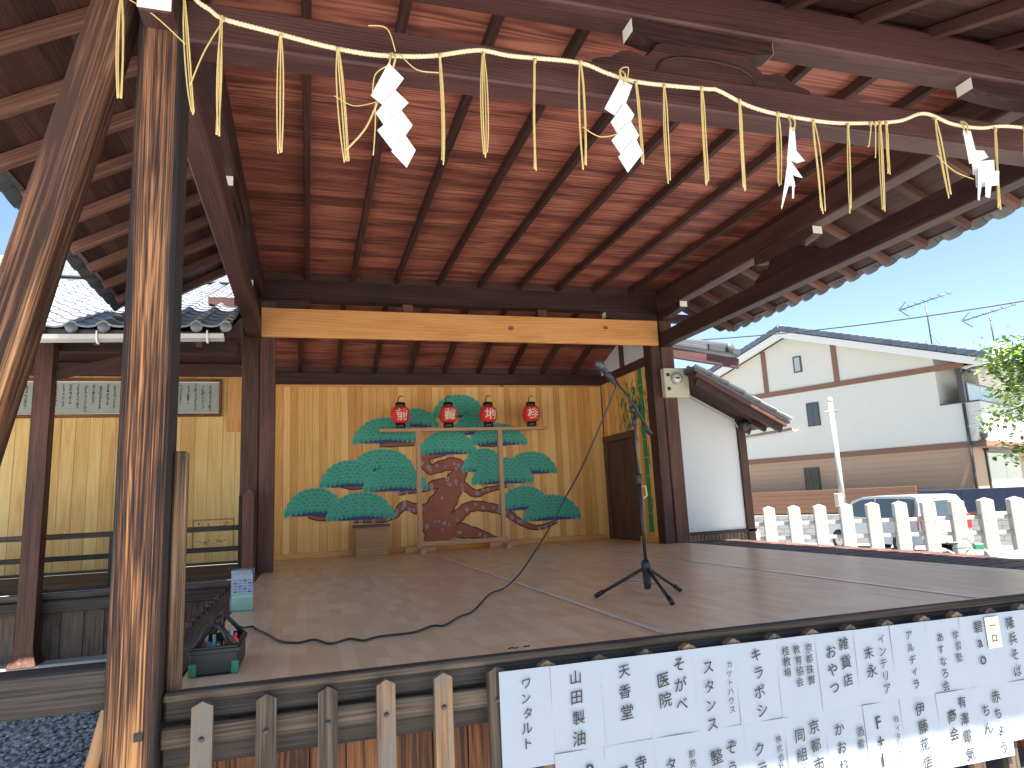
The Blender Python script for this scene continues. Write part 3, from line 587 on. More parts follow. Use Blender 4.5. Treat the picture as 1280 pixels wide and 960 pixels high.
# needle clusters: overlapping fans
YQ = YP-.009
for ci, (xa, xb, zb, zt) in enumerate(CLUMP):
    cx, a, h = (xa+xb)/2, (xb-xa)/2, zt-zb
    rd = .066; vs, fs, uv = [], [], []; top = lambda u: h*(max(0, 1-abs(u)**2.3))**.55; bot = lambda u: h*(.13*(1-u*u)+.16*u**4)
    base = [(cx+a*.97*u/10, YQ-.0008*ci, zb+bot(u/10)-.02*(1-abs(u)/10)) for u in range(-10, 11)]+[(cx+a*.93*u/10, YQ-.0008*ci, zb+top(u/10)*.8) for u in range(9, -10, -1)]
    mesh('painted_foliage_shade', base, [list(range(len(base)))], 'navyp', bw)
    lay = 0
    rows = max(3, int(h/.066))
    for r_ in range(rows):
        f = 1-r_/(rows-.2); cnt = max(4, int(2*a/(rd*1.15)))
        for j in range(cnt+(r_ % 2)):
            u = -1+2*(j+.5-(.5 if r_ % 2 else 0))/cnt; u *= .93
            if abs(u) > .97: continue
            b0, t0 = bot(u), top(u)
            if t0-b0 < .03 and r_ > 1: continue
            z_ = zb+b0+rd*.12+(t0-b0-rd*.75)*f if t0-b0 > rd*.9 else zb+(b0+t0)/2
            x_ = cx+a*u; th = u*.75
            yv = YQ-.0008*ci-.0001-.00008*r_-(.00003 if j % 2 else 0); o_ = len(vs); n_ = 12
            vs.append((x_, yv, z_)); uv.append((0, 0))
            for q in range(n_+1):
                an = th*-1+math.pi*(-.12+1.24*q/n_); vs.append((x_+rd*math.cos(an), yv, z_+rd*math.sin(an)*1.02)); uv.append((math.cos(an), math.sin(an)))
            fs += [[o_, o_+1+q, o_+2+q] for q in range(n_)]
    o = mesh('painted_foliage', vs, fs, 'pine', bw); ul = o.data.uv_layers.new(name='UVMap')
    for l in o.data.loops: ul.data[l.index].uv = uv[l.vertex_index]
# floor
fo = mesh('floor_sheet', [(-.53, 3.27, FL), (5.27, 3.27, FL), (5.27, 11.1, FL), (-.53, 11.1, FL)], [[0, 1, 2, 3]], 'floor', stage, org=(0, 3.27, FL))
box('floor_deck', (-.55, 3.29, FL-.06), (5.26, 11.2, FL-.004), 'greyd', stage, 'x')
for x, w in ((1.75, .045), (3.86, .045)): mesh('seam_tape', [(x-w/2, 3.29, FL+.004), (x+w/2, 3.29, FL+.004), (x+w/2, 10.9, FL+.004), (x-w/2, 10.9, FL+.004)], [[0, 1, 2, 3]], 'tape', stage)
tube('scribbled_mark', [(.93, 3.33, FL+.003), (.955, 3.345, FL+.003), (.965, 3.325, FL+.003), (.985, 3.34, FL+.003)], .0025, 'ink', stage, 4); tube('scribbled_mark', [(1.01, 3.335, FL+.003), (1.045, 3.345, FL+.003)], .003, 'ink', stage, 4)
box('edge_beam', (-.555, 3.2, FL-.115), (5.07, 3.285, FL-.004), 'greyd', stage, 'x', .012); box('edge_cap', (-.555, 3.185, FL-.03), (5.07, 3.262, FL+.004), 'grey', stage, 'x', .008)
box('side_beam', (-.73, 3.34, FL-.12), (-.535, 8.95, FL+.003), 'grey', stage, 'y', .01); box('side_beam', (5.27, 3.34, FL-.12), (5.35, 8.95, FL-.002), 'greyd', stage, 'y', .01)
# railing slats round the plinth, each with its bolt
box('slat_rail', (-.555, 3.165, FL-.2), (5.05, 3.198, FL-.12), 'grey', stage, 'x'); box('ground_beam', (-.555, 3.22, FL-.285), (5.05, 3.34, FL-.2), 'greyd', stage, 'x')
def slat(x, mat, w=.078, yy=3.125):
    pts = [(x-w/2, G), (x+w/2, G), (x+w/2, FL-.035), (x, FL-.012), (x-w/2, FL-.035)]
    L = FL-.02-G
    me = bpy.data.meshes.new('slat'); vs = []
    for d_ in (-.02, .02): vs += [(0, -w/2, d_), (0, w/2, d_), (L-.02, w/2, d_), (L, 0, d_), (L-.02, -w/2, d_)]
    me.from_pydata(vs, [], [[4, 3, 2, 1, 0], [5, 6, 7, 8, 9], [0, 1, 6, 5], [1, 2, 7, 6], [2, 3, 8, 7], [3, 4, 9, 8], [4, 0, 5, 9]]); me.materials.append(M[mat])
    o = place('slat', me, Matrix(((0, 1, 0, x), (0, 0, 1, yy), (1, 0, 0, G), (0, 0, 0, 1))), stage)
    lathe('bolt', [(.0, .012), (.007, .011), (.011, .005), (.012, 0)][::-1], (x, yy-.019, FL-.16), 'bolt', o, 8, (0, -1, 0))
mats = ['pale', 'grey', 'grey', 'pale', 'pale', 'grey']
for i in range(23):
    x = -.4+.2425*i
    if x > 5.0: break
    slat(x+random.uniform(-.008, .008), mats[i % 6])
for i in range(22):
    yv = 3.6+.25*i
    if yv > 8.8: break
    beam('side_slat', (-.775, yv, G), (-.775, yv, FL-.01+random.uniform(-.01, .01)), .045, .085, 'bpost', stage, up=(0, 1, 0))
x = -.55
while x < 5.05:
    w = random.uniform(.15, .2); box('skirt_board', (x+.002, 3.36+random.random()*.006, G), (x+w-.002, 3.39, FL-.2), 'skirt', stage, 'z', .003); x += w
y = 3.4
while y < 8.9: box('skirt_board', (-.62, y+.002, G), (-.59, y+.178, FL-.12), 'skirtg', stage, 'z', .003); y += .18
# open veranda along the right side
y = 3.4
while y < 9.2:
    box('veranda_board', (5.36, y+.012, FL-.05), (6.24, y+.138, FL-.016+random.uniform(-.003, .003)), 'bpost', stage, 'x', .008); y += .15
box('veranda_beam', (6.08, 3.4, FL-.19), (6.18, 9.2, FL-.052), 'greyd', stage, 'y')
for y in (3.6, 5.4, 7.2, 9.0): box('veranda_leg', (6.08, y-.05, G), (6.18, y+.05, FL-.19), 'greyd', stage, 'z')
# ------------------------------------------------------------------ hall on the left
hall = thing('side_hall', 'side hall with pale board wall, deck and grey tiled roof beside the stage', 'building', (-2.8, 10, G))
lw = thing('board_wall', '', '', (-2.8, 11.12, FL)); attach(lw, hall); del lw['label'], lw['category']
x = -5.2
while x < -.82:
    w = min(random.choice((.16, .18, .2)), -.8-x); box('wall_board', (x+.0015, 11.1-random.random()*.002, FL+.04), (x+w-.0015, 11.14, 2.12), 'lwall', lw, 'z', .003); x += w
box('skirting', (-5.2, 11.06, FL), (-.8, 11.12, FL+.04), 'boxt', lw, 'x')
box('corner_board', (-1.19, 11.075, 1.25), (-.82, 11.1, 2.1), 'orange', lw, 'z')
box('head_beam', (-5.2, 10.98, 2.1), (-.8, 11.15, 2.28), 'beam', hall, 'x'); box('frieze_board', (-5.2, 11.1, 2.28), (-.8, 11.13, 3.36), 'beam', hall, 'x', 0); box('eave_beam', (-5.2, 8.62, 1.92), (-.82, 8.76, 2.1), 'beam', hall, 'x')
for i in range(12): box('deck_board', (-5.2, 8.72+i*.198, FL-.03), (-.82, 8.72+i*.198+.193, FL-.002+random.uniform(-.002, .002)), 'greyd' if i < 1 else 'skirtg', hall, 'x', .004)
box('deck_lip', (-5.2, 8.66, FL-.1), (-.82, 8.74, FL-.035), 'grey', hall, 'x'); box('deck_beam', (-5.2, 8.6, FL-.23), (-.82, 8.74, FL-.1), 'greyd', hall, 'x', .012)
x = -5.2
while x < -.85:
    w = random.uniform(.17, .24); box('skirt_board', (x+.003, 8.7+random.random()*.012, -1.43), (x+w-.003, 8.75, FL-.23), 'skirtg', hall, 'z', .004); x += w
box('plinth', (-5.2, 8.42, G), (-.82, 8.78, -1.42), 'plinth', hall, 'x', .015)
# flared post in front of the deck
def flared(name, x, y, z0, z1, w, mat, par):
    prof = [(1.55, 0), (1.35, .05), (1.1, .13), (1, .24), (1, z1-z0)]; vs = []; fs = []
    for s, h in prof:
        for a, b in ((-1, -1), (1, -1), (1, 1), (-1, 1)): vs.append((h, a*w/2*s, b*w/2*s))
    for i in range(len(prof)-1):
        for k in range(4): fs.append([i*4+k, i*4+(k+1) % 4, (i+1)*4+(k+1) % 4, (i+1)*4+k])
    fs += [[0, 1, 2, 3], [4*len(prof)-1-k for k in range(4)]]
    me = bpy.data.meshes.new(name); me.from_pydata(vs, [], fs); me.materials.append(M[mat])
    bm = bmesh.new(); bm.from_mesh(me); bmesh.ops.recalc_face_normals(bm, faces=bm.faces); bm.to_mesh(me); bm.free()
    return place(name, me, Matrix(((0, 1, 0, x), (0, 0, 1, y), (1, 0, 0, z0), (0, 0, 0, 1))), par)
flared('post', -2.78, 8.52, -1.42, 2.0, .17, 'bpost', hall); flared('post', -4.6, 8.52, -1.42, 2.0, .17, 'bpost', hall)
# low railing along the deck
for z, h in ((-.145, .06), (-.385, .055)): box('rail', (-5.2, 8.83, z-h/2), (-.74, 8.88, z+h/2), 'greyd', hall, 'x')
for x in (-2.1, -3.5, -4.8): box('rail_post', (x-.045, 8.82, FL-.01), (x+.045, 8.89, -.17), 'greyd', hall, 'z')
nw = box('newel', (-.745, 8.76, FL-.01), (-.61, 8.89, .24), 'bpost', hall, 'z')
mesh('newel_cap', [(-.745, 8.76, .238), (-.61, 8.76, .238), (-.61, 8.89, .238), (-.745, 8.89, .238), (-.6775, 8.825, .30)], [[0, 1, 4], [1, 2, 4], [2, 3, 4], [3, 0, 4], [3, 2, 1, 0]], 'pale', nw)
box('newel_board', (-.79, 8.8, FL), (-.748, 8.87, .23), 'greyd', hall, 'z')
# roof: pantiles on a bed, gutter below
zl = lambda y, x=-2: 1.82+.4*(y-7.2)+.03*(x+2)
mesh('roof_bed', [(-6, 7.25, zl(7.25)-.07), (-.86, 7.25, zl(7.25)-.07), (-.86, 13.9, zl(13.9)-.07), (-6, 13.9, zl(13.9)-.07), (-6, 7.25, zl(7.25)-.01), (-.86, 7.25, zl(7.25)-.01), (-.86, 13.9, zl(13.9)-.01), (-6, 13.9, zl(13.9)-.01), (-6, 19, 2.3), (-.86, 19, 2.3)], [[3, 2, 1, 0], [4, 5, 6, 7], [0, 1, 5, 4], [1, 2, 6, 5], [3, 0, 4, 7], [7, 6, 9, 8]], 'tiled', hall)
for i in range(23):
    for j in range(13):
        x = -4.3+j*.272; y = 7.18+i*.256
        place('roof_tile', T_ROOF, frame_m((x, y, zl(y, x)+.022), (1, 0, .03), (0, 1, .4)), hall)
for j in range(13):
    x = -4.3+j*.272+.235; lathe('eave_tile_cap', [(0, -.03), (.05, -.03), (.058, -.015), (.055, .0), (.0, .004)], (x, 7.175, zl(7.18, x)+.03), 'tile', hall, 14, (0, -1, 0))
for k, (w, h) in enumerate(((.42, .1), (.36, .09), (.3, .08))): box('ridge_course', (-6, 13.9-w/2, 4.45+k*.09), (-.86, 13.9+w/2, 4.45+k*.09+h), 'tile', hall, 'x', .02)
tube('ridge_cap', [(-6, 13.9, 4.74), (-.86, 13.9, 4.74)], .12, 'tile', hall, 12)
gp = [(.0, -.055), (.05, -.03), (.062, .012), (.055, .012), (.043, -.024), (.0, -.046), (-.043, -.024), (-.055, .012), (-.062, .012), (-.05, -.03)]
mesh('gutter', [(-6, 7.08+a, zl(7.08, -6)-.055+b) for a, b in gp]+[(-.8, 7.08+a, zl(7.08, -.8)-.055+b) for a, b in gp], [[i, (i+1) % 10, 10+(i+1) % 10, 10+i] for i in range(10)]+[list(range(10))[::-1], list(range(10, 20))], 'gutter', hall)
for x in (-1.9, -.95, -3.3): tube('gutter_hook', smooth_path([(x, 7.01, zl(7.1, x)-.02), (x, 7.02, zl(7.1, x)-.1), (x, 7.08, zl(7.1, x)-.13), (x, 7.16, zl(7.1, x)-.05)]), .008, 'white', hall, 6)
x = -5.1
while x < -.8: beam('hall_rafter', (x, 7.22, zl(7.22)-.12), (x, 11.2, zl(11.2)-.12), .06, .08, 'raft', hall); x += .45
for i in range(11): beam('soffit_board', (-5.2, 7.4+i*.36, zl(7.4+i*.36)-.073), (-.84, 7.4+i*.36, zl(7.4+i*.36)-.073), .39, .012, 'raft', hall, up=(0, -.4, 1), bev=.002)
beam('hall_brace', (-2.78, 8.55, 1.6), (-1.5, 8.7, 2.0), .08, .1, 'beam', hall)
# framed scroll board on its wall
pq = thing('framed_plaque', 'long framed plaque of faded brush writing on the board wall', 'plaque', (-2.3, 11.06, 1.5))
box('panel', (-4.3, 11.06, 1.525), (-1.3, 11.08, 2.02), 'plaqp' if 'plaqp' in M else 'lwall', pq, 'x', 0) if False else None
M['plaq'] = plain('grey_scroll', (.36, .39, .35), .6, .15, 5); box('panel', (-4.3, 11.06, 1.525), (-1.3, 11.075, 2.02), 'plaq', pq, 'x', 0)
for z0, z1 in ((1.485, 1.53), (2.015, 2.06)): box('frame', (-4.34, 11.03, z0), (-1.26, 11.085, z1), 'skirt', pq, 'x')
for x0 in (-4.34, -1.3): box('frame', (x0, 11.032, 1.53), (x0+.04, 11.083, 2.015), 'skirt', pq, 'z')
for z0 in (1.53, 2.003): box('mount', (-4.3, 11.052, z0), (-1.3, 11.061, z0+.012), 'white', pq, 'x', 0)
vs = []
x = -4.22
while x < -1.36:
    z = 1.985
    n_ = random.randint(8, 13)
    for k in range(n_):
        z -= random.uniform(.026, .038)
        if z < 1.56: break
        for q in range(random.randint(2, 4)):
            a = random.choice((0, 0, 1.57, .8, -.8))+random.uniform(-.25, .25); L = random.uniform(.008, .017); t = .004; cx, cz = x+random.uniform(-.012, .012), z+random.uniform(-.011, .011)
            c, s = math.cos(a), math.sin(a)
            vs.append(([(cx-c*L-s*-t, 11.0585, cz-s*L-c*t), (cx+c*L, 11.0585, cz+s*L-c*t*.5), (cx+c*L-s*t, 11.0585, cz+s*L+c*t), (cx-c*L-s*t, 11.0585, cz-s*L+c*t)], [[0, 1, 2, 3]]))
    x += random.uniform(.085, .105)
mesh('brush_writing', *join(vs), 'ink', pq)['kind'] = 'stuff'
# small red and white paper notice by the post, and a pencilled notice panel low on the wall
o = thing('paper_notice', 'narrow red and white paper notice pasted beside the back post', 'notice', (-.93, 11.06, 1.4)); box('sheet', (-.97, 11.068, 1.1), (-.88, 11.072, 1.6), 'paper', o, 'z', 0)
for k in range(6): box('red_mark', (-.955+.01*(k % 2), 11.065, 1.14+k*.075), (-.905, 11.0675, 1.185+k*.075), 'redp', o, 'x', 0)
o = thing('inscription_panel', 'thin framed inscription low on the board wall', 'panel', (-1.35, 11.08, -.3)); v_ = []
for a, b_ in (((-1.62, -.47), (-1.05, -.45)), ((-1.62, -.06), (-1.05, -.04)), ((-1.62, -.47), (-1.605, -.04)), ((-1.065, -.47), (-1.05, -.04))): box('frame', (a[0], 11.088, a[1]), (b_[0], 11.096, b_[1]), 'boxw', o, 'x', 0)
for k in range(46):
    cx = random.choice((-1.55, -1.5, -1.42, -1.2, -1.16, -1.12))+random.uniform(-.012, .012); cz = random.uniform(-.2, -.09)
    if k > 25: cx = random.uniform(-1.55, -1.12); cz = -.38+random.uniform(-.03, .03)
    v_.append(([(cx, 11.093, cz), (cx+.02, 11.093, cz+.004), (cx+.02, 11.093, cz+.012), (cx, 11.093, cz+.01)], [[0, 1, 2, 3]]))
mesh('brush_writing', *join(v_), 'ink', o)['kind'] = 'stuff'
# ------------------------------------------------------------------ rope, tassels, zigzag papers
rope = thing('straw_rope', 'twisted pale straw rope strung along the front tie beam with hanging tassels', 'rope', (2, 3.03, 2.2))
rp = smooth_path([(x, 3.03, z) for x, z in ROPE], 8)
rp2 = []; d_ = 0
for a, b_ in zip(rp, rp[1:]):
    n_ = max(1, int((b_-a).length/.008))
    for k in range(n_): rp2.append(a.lerp(b_, k/n_))
parts = []
for s in range(3):
    pts = []; L = 0
    for i, p in enumerate(rp2):
        if i: L += (p-rp2[i-1]).length
        an = L*2*math.pi/.05+s*2.094; pts.append(p+Vector((0, math.cos(an)*.0062, math.sin(an)*.0062)))
    parts.append(tube_data(pts, .0065, 5))
v_, f_ = join(parts); mesh('twisted_cord', v_, f_, 'ropem', rope, True, org=rp[0])
for (x0, z0, x1, z1) in TASSEL:
    n_ = random.choice((3, 4, 4, 5)) if z0-z1 > .3 else 1; ps = []
    for k in range(n_):
        dx = random.uniform(-.012, .012); dy = random.uniform(-.008, .008); e = random.uniform(-.035, .01); sp = (k-(n_-1)/2)*.0045
        pts = [(x0+sp*.4, 3.012+dy*.3, z0+.008)]
        for t in (.2, .4, .6, .8, 1): pts.append((x0+(x1-x0)*t+sp+dx*math.sin(t*3), 3.01+dy, z0+(z1-z0)*t-(e if t == 1 else 0)))
        ps.append(tube_data(smooth_path(pts, 3), .0036, 5))
    ps.append(tube_data([(x0, 3.028, z0+.016), (x0+.004, 3.01, z0+.004), (x0, 3.012, z0-.018)], .007, 6))
    v_, f_ = join(ps); mesh('straw_tassel', v_, f_, 'straw', rope, True)
def strand(pts, r=.0032): tube('loose_strand', smooth_path(pts, 5), r, 'straw', rope, 5)
strand([(-.775, 3.01, 2.27), (-.66, 2.99, 2.19), (-.53, 2.99, 2.07)], .003)
strand([(.36, 2.99, 2.1), (.3, 2.985, 2.04), (.285, 2.985, 1.93)]); strand([(.31, 2.985, 1.9), (.25, 2.98, 1.75), (.16, 2.98, 1.63)], .005)
strand([(.31, 2.985, 1.9), (.2, 2.98, 1.86), (.11, 2.98, 1.9)], .0022); strand([(.3, 2.985, 1.9), (.295, 2.98, 1.75), (.285, 2.98, 1.62)])
strand([(.42, 3.0, 2.18), (.5, 2.99, 2.1), (.61, 2.99, 2.1)], .003); strand([(.4, 3.0, 2.19), (.36, 2.99, 2.3), (.27, 2.99, 2.3)], .003)
strand([(-.37, 3.0, 2.24), (-.45, 2.99, 2.05), (-.505, 2.99, 1.87)], .0035); strand([(1.36, 2.99, 1.9), (1.45, 2.98, 1.85), (1.56, 2.98, 1.88)], .003)
strand([(1.62, 3.0, 2.2), (1.6, 2.985, 2.26), (1.65, 2.985, 2.28), (1.64, 3.0, 2.2)], .003); strand([(3.74, 2.99, 2.0), (3.85, 2.98, 1.9), (4.0, 2.98, 1.86)], .003)
lab = ['large white zigzag paper with a loose straw knot, four sharp folds', 'white zigzag paper streamer between plain tassels, before the carved strut', 'thin twisted white paper streamer with torn curling strips', 'ragged white paper streamer with rounded strips beside the frayed rope end']
for n_, sh in enumerate((SHIDE1, SHIDE2, SHIDE3, SHIDE4)):
    xs = sh[0][0]; t_ = thing('paper_streamer', lab[n_], 'streamer', (xs[0], 3.0, xs[1]), 'paper streamers on the straw rope')
    for k, q in enumerate(sh):
        gx, gz = sum(v[0] for v in q)/4, sum(v[1] for v in q)/4; g = 1.16 if n_ < 2 else 1.1; q = [(gx+(a-gx)*g, gz+(b_-gz)*g) for a, b_ in q]
        yv = 2.995-.006*k; vs = []
        for d_ in (0, .0022): vs += [(x, yv+d_+(.014*math.sin(i*2.1+k) if n_ > 1 else (.006 if i in (1, 2) else -.004)), z) for i, (x, z) in enumerate(q)]
        mesh('paper_fold', vs, [[0, 1, 2, 3], [7, 6, 5, 4], [0, 4, 5, 1], [1, 5, 6, 2], [2, 6, 7, 3], [3, 7, 4, 0]], 'shide', t_)
    tube('straw_tie', smooth_path([(xs[0], 3.0, xs[1]-.02), (xs[0]+.01, 2.998, xs[1]+.04), (xs[0]+.02, 3.02, xs[1]+.09), (xs[0]+.035, 2.99, xs[1]+.05), (xs[0]+.02, 2.992, xs[1]-.015)]), .005, 'straw', t_, 5)
# ------------------------------------------------------------------ lantern stand and lanterns
ls = thing('lantern_stand', 'plain wooden goalpost stand with wide feet before the painted pine', 'stand', (2.3, 10.7, FL))
for x in (1.66, 3.0):
    box('upright', (x-.035, 10.66, FL), (x+.035, 10.73, 1.2), 'stand', ls, 'z', .004)
    box('foot', (x-.04, 10.38, FL), (x+.04, 11.02, FL+.07), 'stand', ls, 'y', .004); box('foot', (x-.24, 10.655, FL+.001), (x+.24, 10.735, FL+.085), 'stand', ls, 'x', .004)
box('crossbar', (1.05, 10.645, 1.165), (3.82, 10.745, 1.215), 'stand', ls, 'x', .004); box('lower_rail', (1.6, 10.67, FL+.09), (3.06, 10.72, FL+.16), 'stand', ls, 'x', .004)
for (x, z), (ch, en) in zip(LANT, (('前', 'front'), ('藏', 'storehouse'), ('地', 'earth'), ('桂', 'katsura tree'))):
    z = 1.43; t_ = thing('paper_lantern', 'round red paper lantern bearing the character for '+en+', on the stand', 'lantern', (x, 10.695, 1.215), 'red lanterns on the stand')
    lathe('base_ring', [(.075, 1.215), (.08, 1.22), (.08, 1.315), (.07, 1.32)], (x, 10.695, 0), 'black', t_, 20)
    lathe('shade', [(.07, -.135), (.1, -.125), (.125, -.1), (.143, -.055), (.148, 0), (.143, .055), (.125, .1), (.1, .125), (.07, .135)], (x, 10.695, z), 'lred', t_, 28)
    lathe('top_ring', [(.07, 1.545), (.08, 1.55), (.08, 1.625), (.06, 1.632)], (x, 10.695, 0), 'black', t_, 20)
    tube('handle', smooth_path([(x-.03, 10.695, 1.63), (x-.028, 10.695, 1.69), (x+.0, 10.69, 1.735), (x+.04, 10.68, 1.72)]), .008, 'black', t_, 6)
    vs, fs = glyph(ch, .012); q = []
    for a, b_ in vs:
        u, w_ = a*.205, b_*.205; r_ = .156*(1-.9*(w_/.148)**2*.5) if abs(w_) < .1 else .128; an = u/.15; q.append((x+r_*math.sin(an+(.06 if x < 3.3 else -.06)), 10.695-r_*math.cos(an+(.06 if x < 3.3 else -.06))-.002, z+w_))
    mesh('lettering', q, fs, 'gold', t_)
# wooden box
t_ = thing('wooden_box', 'low wooden box with darker overhanging lid against the pine wall', 'box', (.93, 10.8, FL))
for a, b_ in (((.69, 10.66, FL), (1.17, 10.68, -.29)), ((.69, 10.94, FL), (1.17, 10.96, -.29))): box('panel', a, b_, 'boxw', t_, 'x', .003)
for x in (.685, 1.155): box('panel', (x, 10.68, FL), (x+.02, 10.94, -.29), 'boxw', t_, 'y', .003)
box('lid_band', (.675, 10.645, -.31), (1.185, 10.975, -.275), 'boxw', t_, 'x', .004); box('lid', (.66, 10.63, -.275), (1.2, 10.99, -.24), 'boxt', t_, 'x', .006)
# ------------------------------------------------------------------ microphone stand
mx, my = 2.26, 4.43
ms = thing('microphone_stand', 'black tripod boom microphone stand on the stage floor', 'microphone stand', (mx, my, FL))
for fx, fy in ((1.96, 4.64), (2.235, 4.06), (2.585, 4.57)):
    l_ = tube('leg', [(mx, my, FL+.21), (fx, fy, FL+.016)], .0115, 'plastic', ms, 8); d_ = (Vector((fx, fy, FL+.016))-Vector((mx, my, FL+.21))).normalized(); e = Vector((fx, fy, FL+.018))
    tube('rubber_foot', [e-d_*.06, e+d_*.01], .0165, 'plastic', l_, 8); tube('leg_strut', [(mx, my, FL+.1), tuple(Vector((mx, my, FL+.21)).lerp(Vector((fx, fy, FL+.016)), .5))], .005, 'metal', l_, 6)
lathe('hub', [(.016, .06), (.024, .07), (.026, .11), (.03, .19), (.034, .2), (.034, .235), (.02, .26)], (mx, my, FL), 'plastic', ms, 14)
tube('lower_tube', [(mx, my, FL+.2), (mx, my, .12)], .0125, 'plastic', ms, 10); lathe('clutch', [(.016, 0), (.022, .01), (.022, .06), (.016, .075)], (mx, my, .08), 'plastic', ms, 12)
tube('upper_tube', [(mx, my, .12), (mx, my, .6)], .0085, 'dmetal', ms, 10); lathe('clutch', [(.012, 0), (.018, .01), (.018, .05), (.012, .06)], (mx, my, .5), 'plastic', ms, 12)
tube('thumb_screw', [(mx-.05, my, .5), (mx, my, .5)], .009, 'plastic', ms, 8); lathe('boom_joint', [(.02, -.022), (.03, -.015), (.03, .015), (.02, .022)], (mx, my, .62), 'plastic', ms, 14, (0, 1, 0))
tube('boom', [(2.38, 4.44, .44), (mx, my-.03, .63), (2.09, 4.4, .86)], .0085, 'plastic', ms, 8); tube('counterweight', [(2.385, 4.44, .435), (2.33, 4.437, .52)], .016, 'plastic', ms, 10)
tube('cable_clip', [(mx+.02, my, -.02), (mx+.05, my, .0), (mx+.045, my, .07), (mx+.02, my, .06)], .006, 'straw', ms, 6)
mc = thing('microphone', 'black handheld microphone with silver mesh head clipped to the boom', 'microphone', (2.07, 4.4, .88))
ax_ = Vector((-.55, -.1, .62)).normalized(); c0 = Vector((2.115, 4.402, .8))
lathe('body', [(.012, 0), (.015, .01), (.017, .08), (.022, .14), (.026, .15)], c0, 'plastic', mc, 16, ax_); lathe('grille', [(.026, .15), (.031, .16), (.032, .185), (.026, .21), (.012, .222), (.0, .225)], c0, 'dmetal', mc, 16, ax_)
lathe('clip', [(.02, .045), (.024, .05), (.024, .1), (.02, .105)], c0, 'plastic', mc, 12, ax_)
cp = [(2.115, 4.402, .79), (2.09, 4.4, .72)]+CAB_AIR[2:]+[(1.6, 5.3, -.56), (1.5, 5.4, -.67)]+[(1.35, 5.29, FL+.008)]+[(a, b, FL+.008) for a, b, c in CAB_FLOOR[2:]]+[(-.33, 4.75, FL+.008), (-.38, 4.6, FL+.03), (-.41, 4.2, FL+.13), (-.41, 3.95, FL+.2), (-.4, 3.8, FL+.13)]
tag(tube('microphone_cable', smooth_path(cp, 5), .0065, 'cable', None, 7), 'thin black cable trailing from microphone across the floor to the tote', 'cable')
# ------------------------------------------------------------------ tool tote and leaflets
tt = thing('tool_tote', 'black open tool tote with green corners, pens inside, on the stage edge', 'tool tote', (-.405, 3.66, FL))
x0, x1, y0, y1, zb, zt = -.5, -.3, 3.46, 3.86, FL+.003, FL+.125
box('base', (x0, y0, zb), (x1, y1, zb+.012), 'plastic', tt, 'y', .003)
for lo, hi in (((x0, y0, zb), (x1, y0+.012, zt)), ((x0, y1-.012, zb), (x1, y1, zt))): box('end_wall', lo, hi, 'plastic', tt, 'x', .003)
for xa in (x0, x1-.012): box('side_wall', (xa, y0, zb), (xa+.012, y1, zt), 'plastic', tt, 'y', .003)
box('rim', (x0-.008, y0-.008, zt-.03), (x1+.008, y0+.004, zt-.01), 'plastic', tt, 'x', .003); box('rim', (x1-.004, y0, zt-.03), (x1+.008, y1, zt-.01), 'plastic', tt, 'y', .003)
for xa in (x0-.004, x1-.028): box('green_corner', (xa, y0-.006, zb), (xa+.032, y0+.008, zb+.055), 'green', tt, 'z', .003)
for yy in (y0+.02, y1-.02):
    tube('handle_bracket', [(x0+.01, yy, zt-.01), (-.4, yy+(.05 if yy < 3.6 else -.05), zt+.1), (x1-.01, yy, zt-.01)], .012, 'plastic', tt, 8)
tube('handle', [(-.4, y0+.05, zt+.1), (-.4, y1-.05, zt+.1)], .014, 'plastic', tt, 8)
for k in range(16):
    xx, yy = random.uniform(x0+.03, x1-.03), random.uniform(y0+.04, y1-.05); h = random.uniform(.1, .17)
    tube('marker_pen', [(xx, yy, zb+.012), (xx+random.uniform(-.02, .02), yy+random.uniform(-.03, .03), zb+h)], .008, random.choice(('green', 'lgreen', 'paper', 'redp', 'bluep', 'plastic', 'metal')), tt, 8)
lathe('tape_roll', [(.012, -.012), (.03, -.012), (.03, .012), (.012, .012)], (-.335, 3.52, zt+.0), 'redp', tt, 16, (0.3, -1, .3))
tube('coiled_lead', smooth_path([(-.47, 3.5, zt-.02), (-.45, 3.49, zt+.07), (-.4, 3.47, zt+.09), (-.36, 3.47, zt+.04), (-.35, 3.5, zt-.02)]), .007, 'cable', tt, 6)
lf = thing('leaflet_holder', 'clear acrylic stand of white and green leaflets beside the stage edge', 'leaflet holder', (-.465, 5.62, FL))
box('back_sheet', (-.55, 5.655, FL+.003), (-.385, 5.66, FL+.3), 'acryl', lf, 'z', 0); box('front_sheet', (-.55, 5.575, FL+.003), (-.385, 5.58, FL+.1), 'acryl', lf, 'z', 0); box('base_sheet', (-.55, 5.575, FL), (-.385, 5.66, FL+.003), 'acryl', lf, 'x', 0)
for k in range(3):
    p_ = beam('leaflet', (-.545+.014*k, 5.645-.02*k, FL+.005), (-.545+.014*k, 5.655-.02*k, FL+.29-.015*k), .0, .0, 'paper', lf) if False else box('leaflet', (-.547+.006*k, 5.64-.02*k, FL+.004), (-.405+.006*k, 5.644-.02*k, FL+.288-.012*k), 'paper', lf, 'z', 0)
box('green_band', (-.533, 5.597, FL+.006), (-.394, 5.5985, FL+.11), 'lgreen', p_, 'x', 0)
for k in range(5):
    for j in range(4): box('print_line', (-.525+j*.033, 5.5975, FL+.135+k*.02), (-.525+j*.033+.024, 5.599, FL+.143+k*.02), 'bluep' if (k+j) % 3 else 'navy', p_, 'x', 0)
tag(tube('power_lead', smooth_path([(-.6, 3.5, -.86), (-.78, 3.45, -.84), (-.85, 3.42, -.92), (-.84, 3.4, -1.1), (-.83, 3.38, -1.35), (-.9, 3.35, G+.01)]), .007, 'cable'), 'black lead looping down to the gravel behind the front post', 'cable')
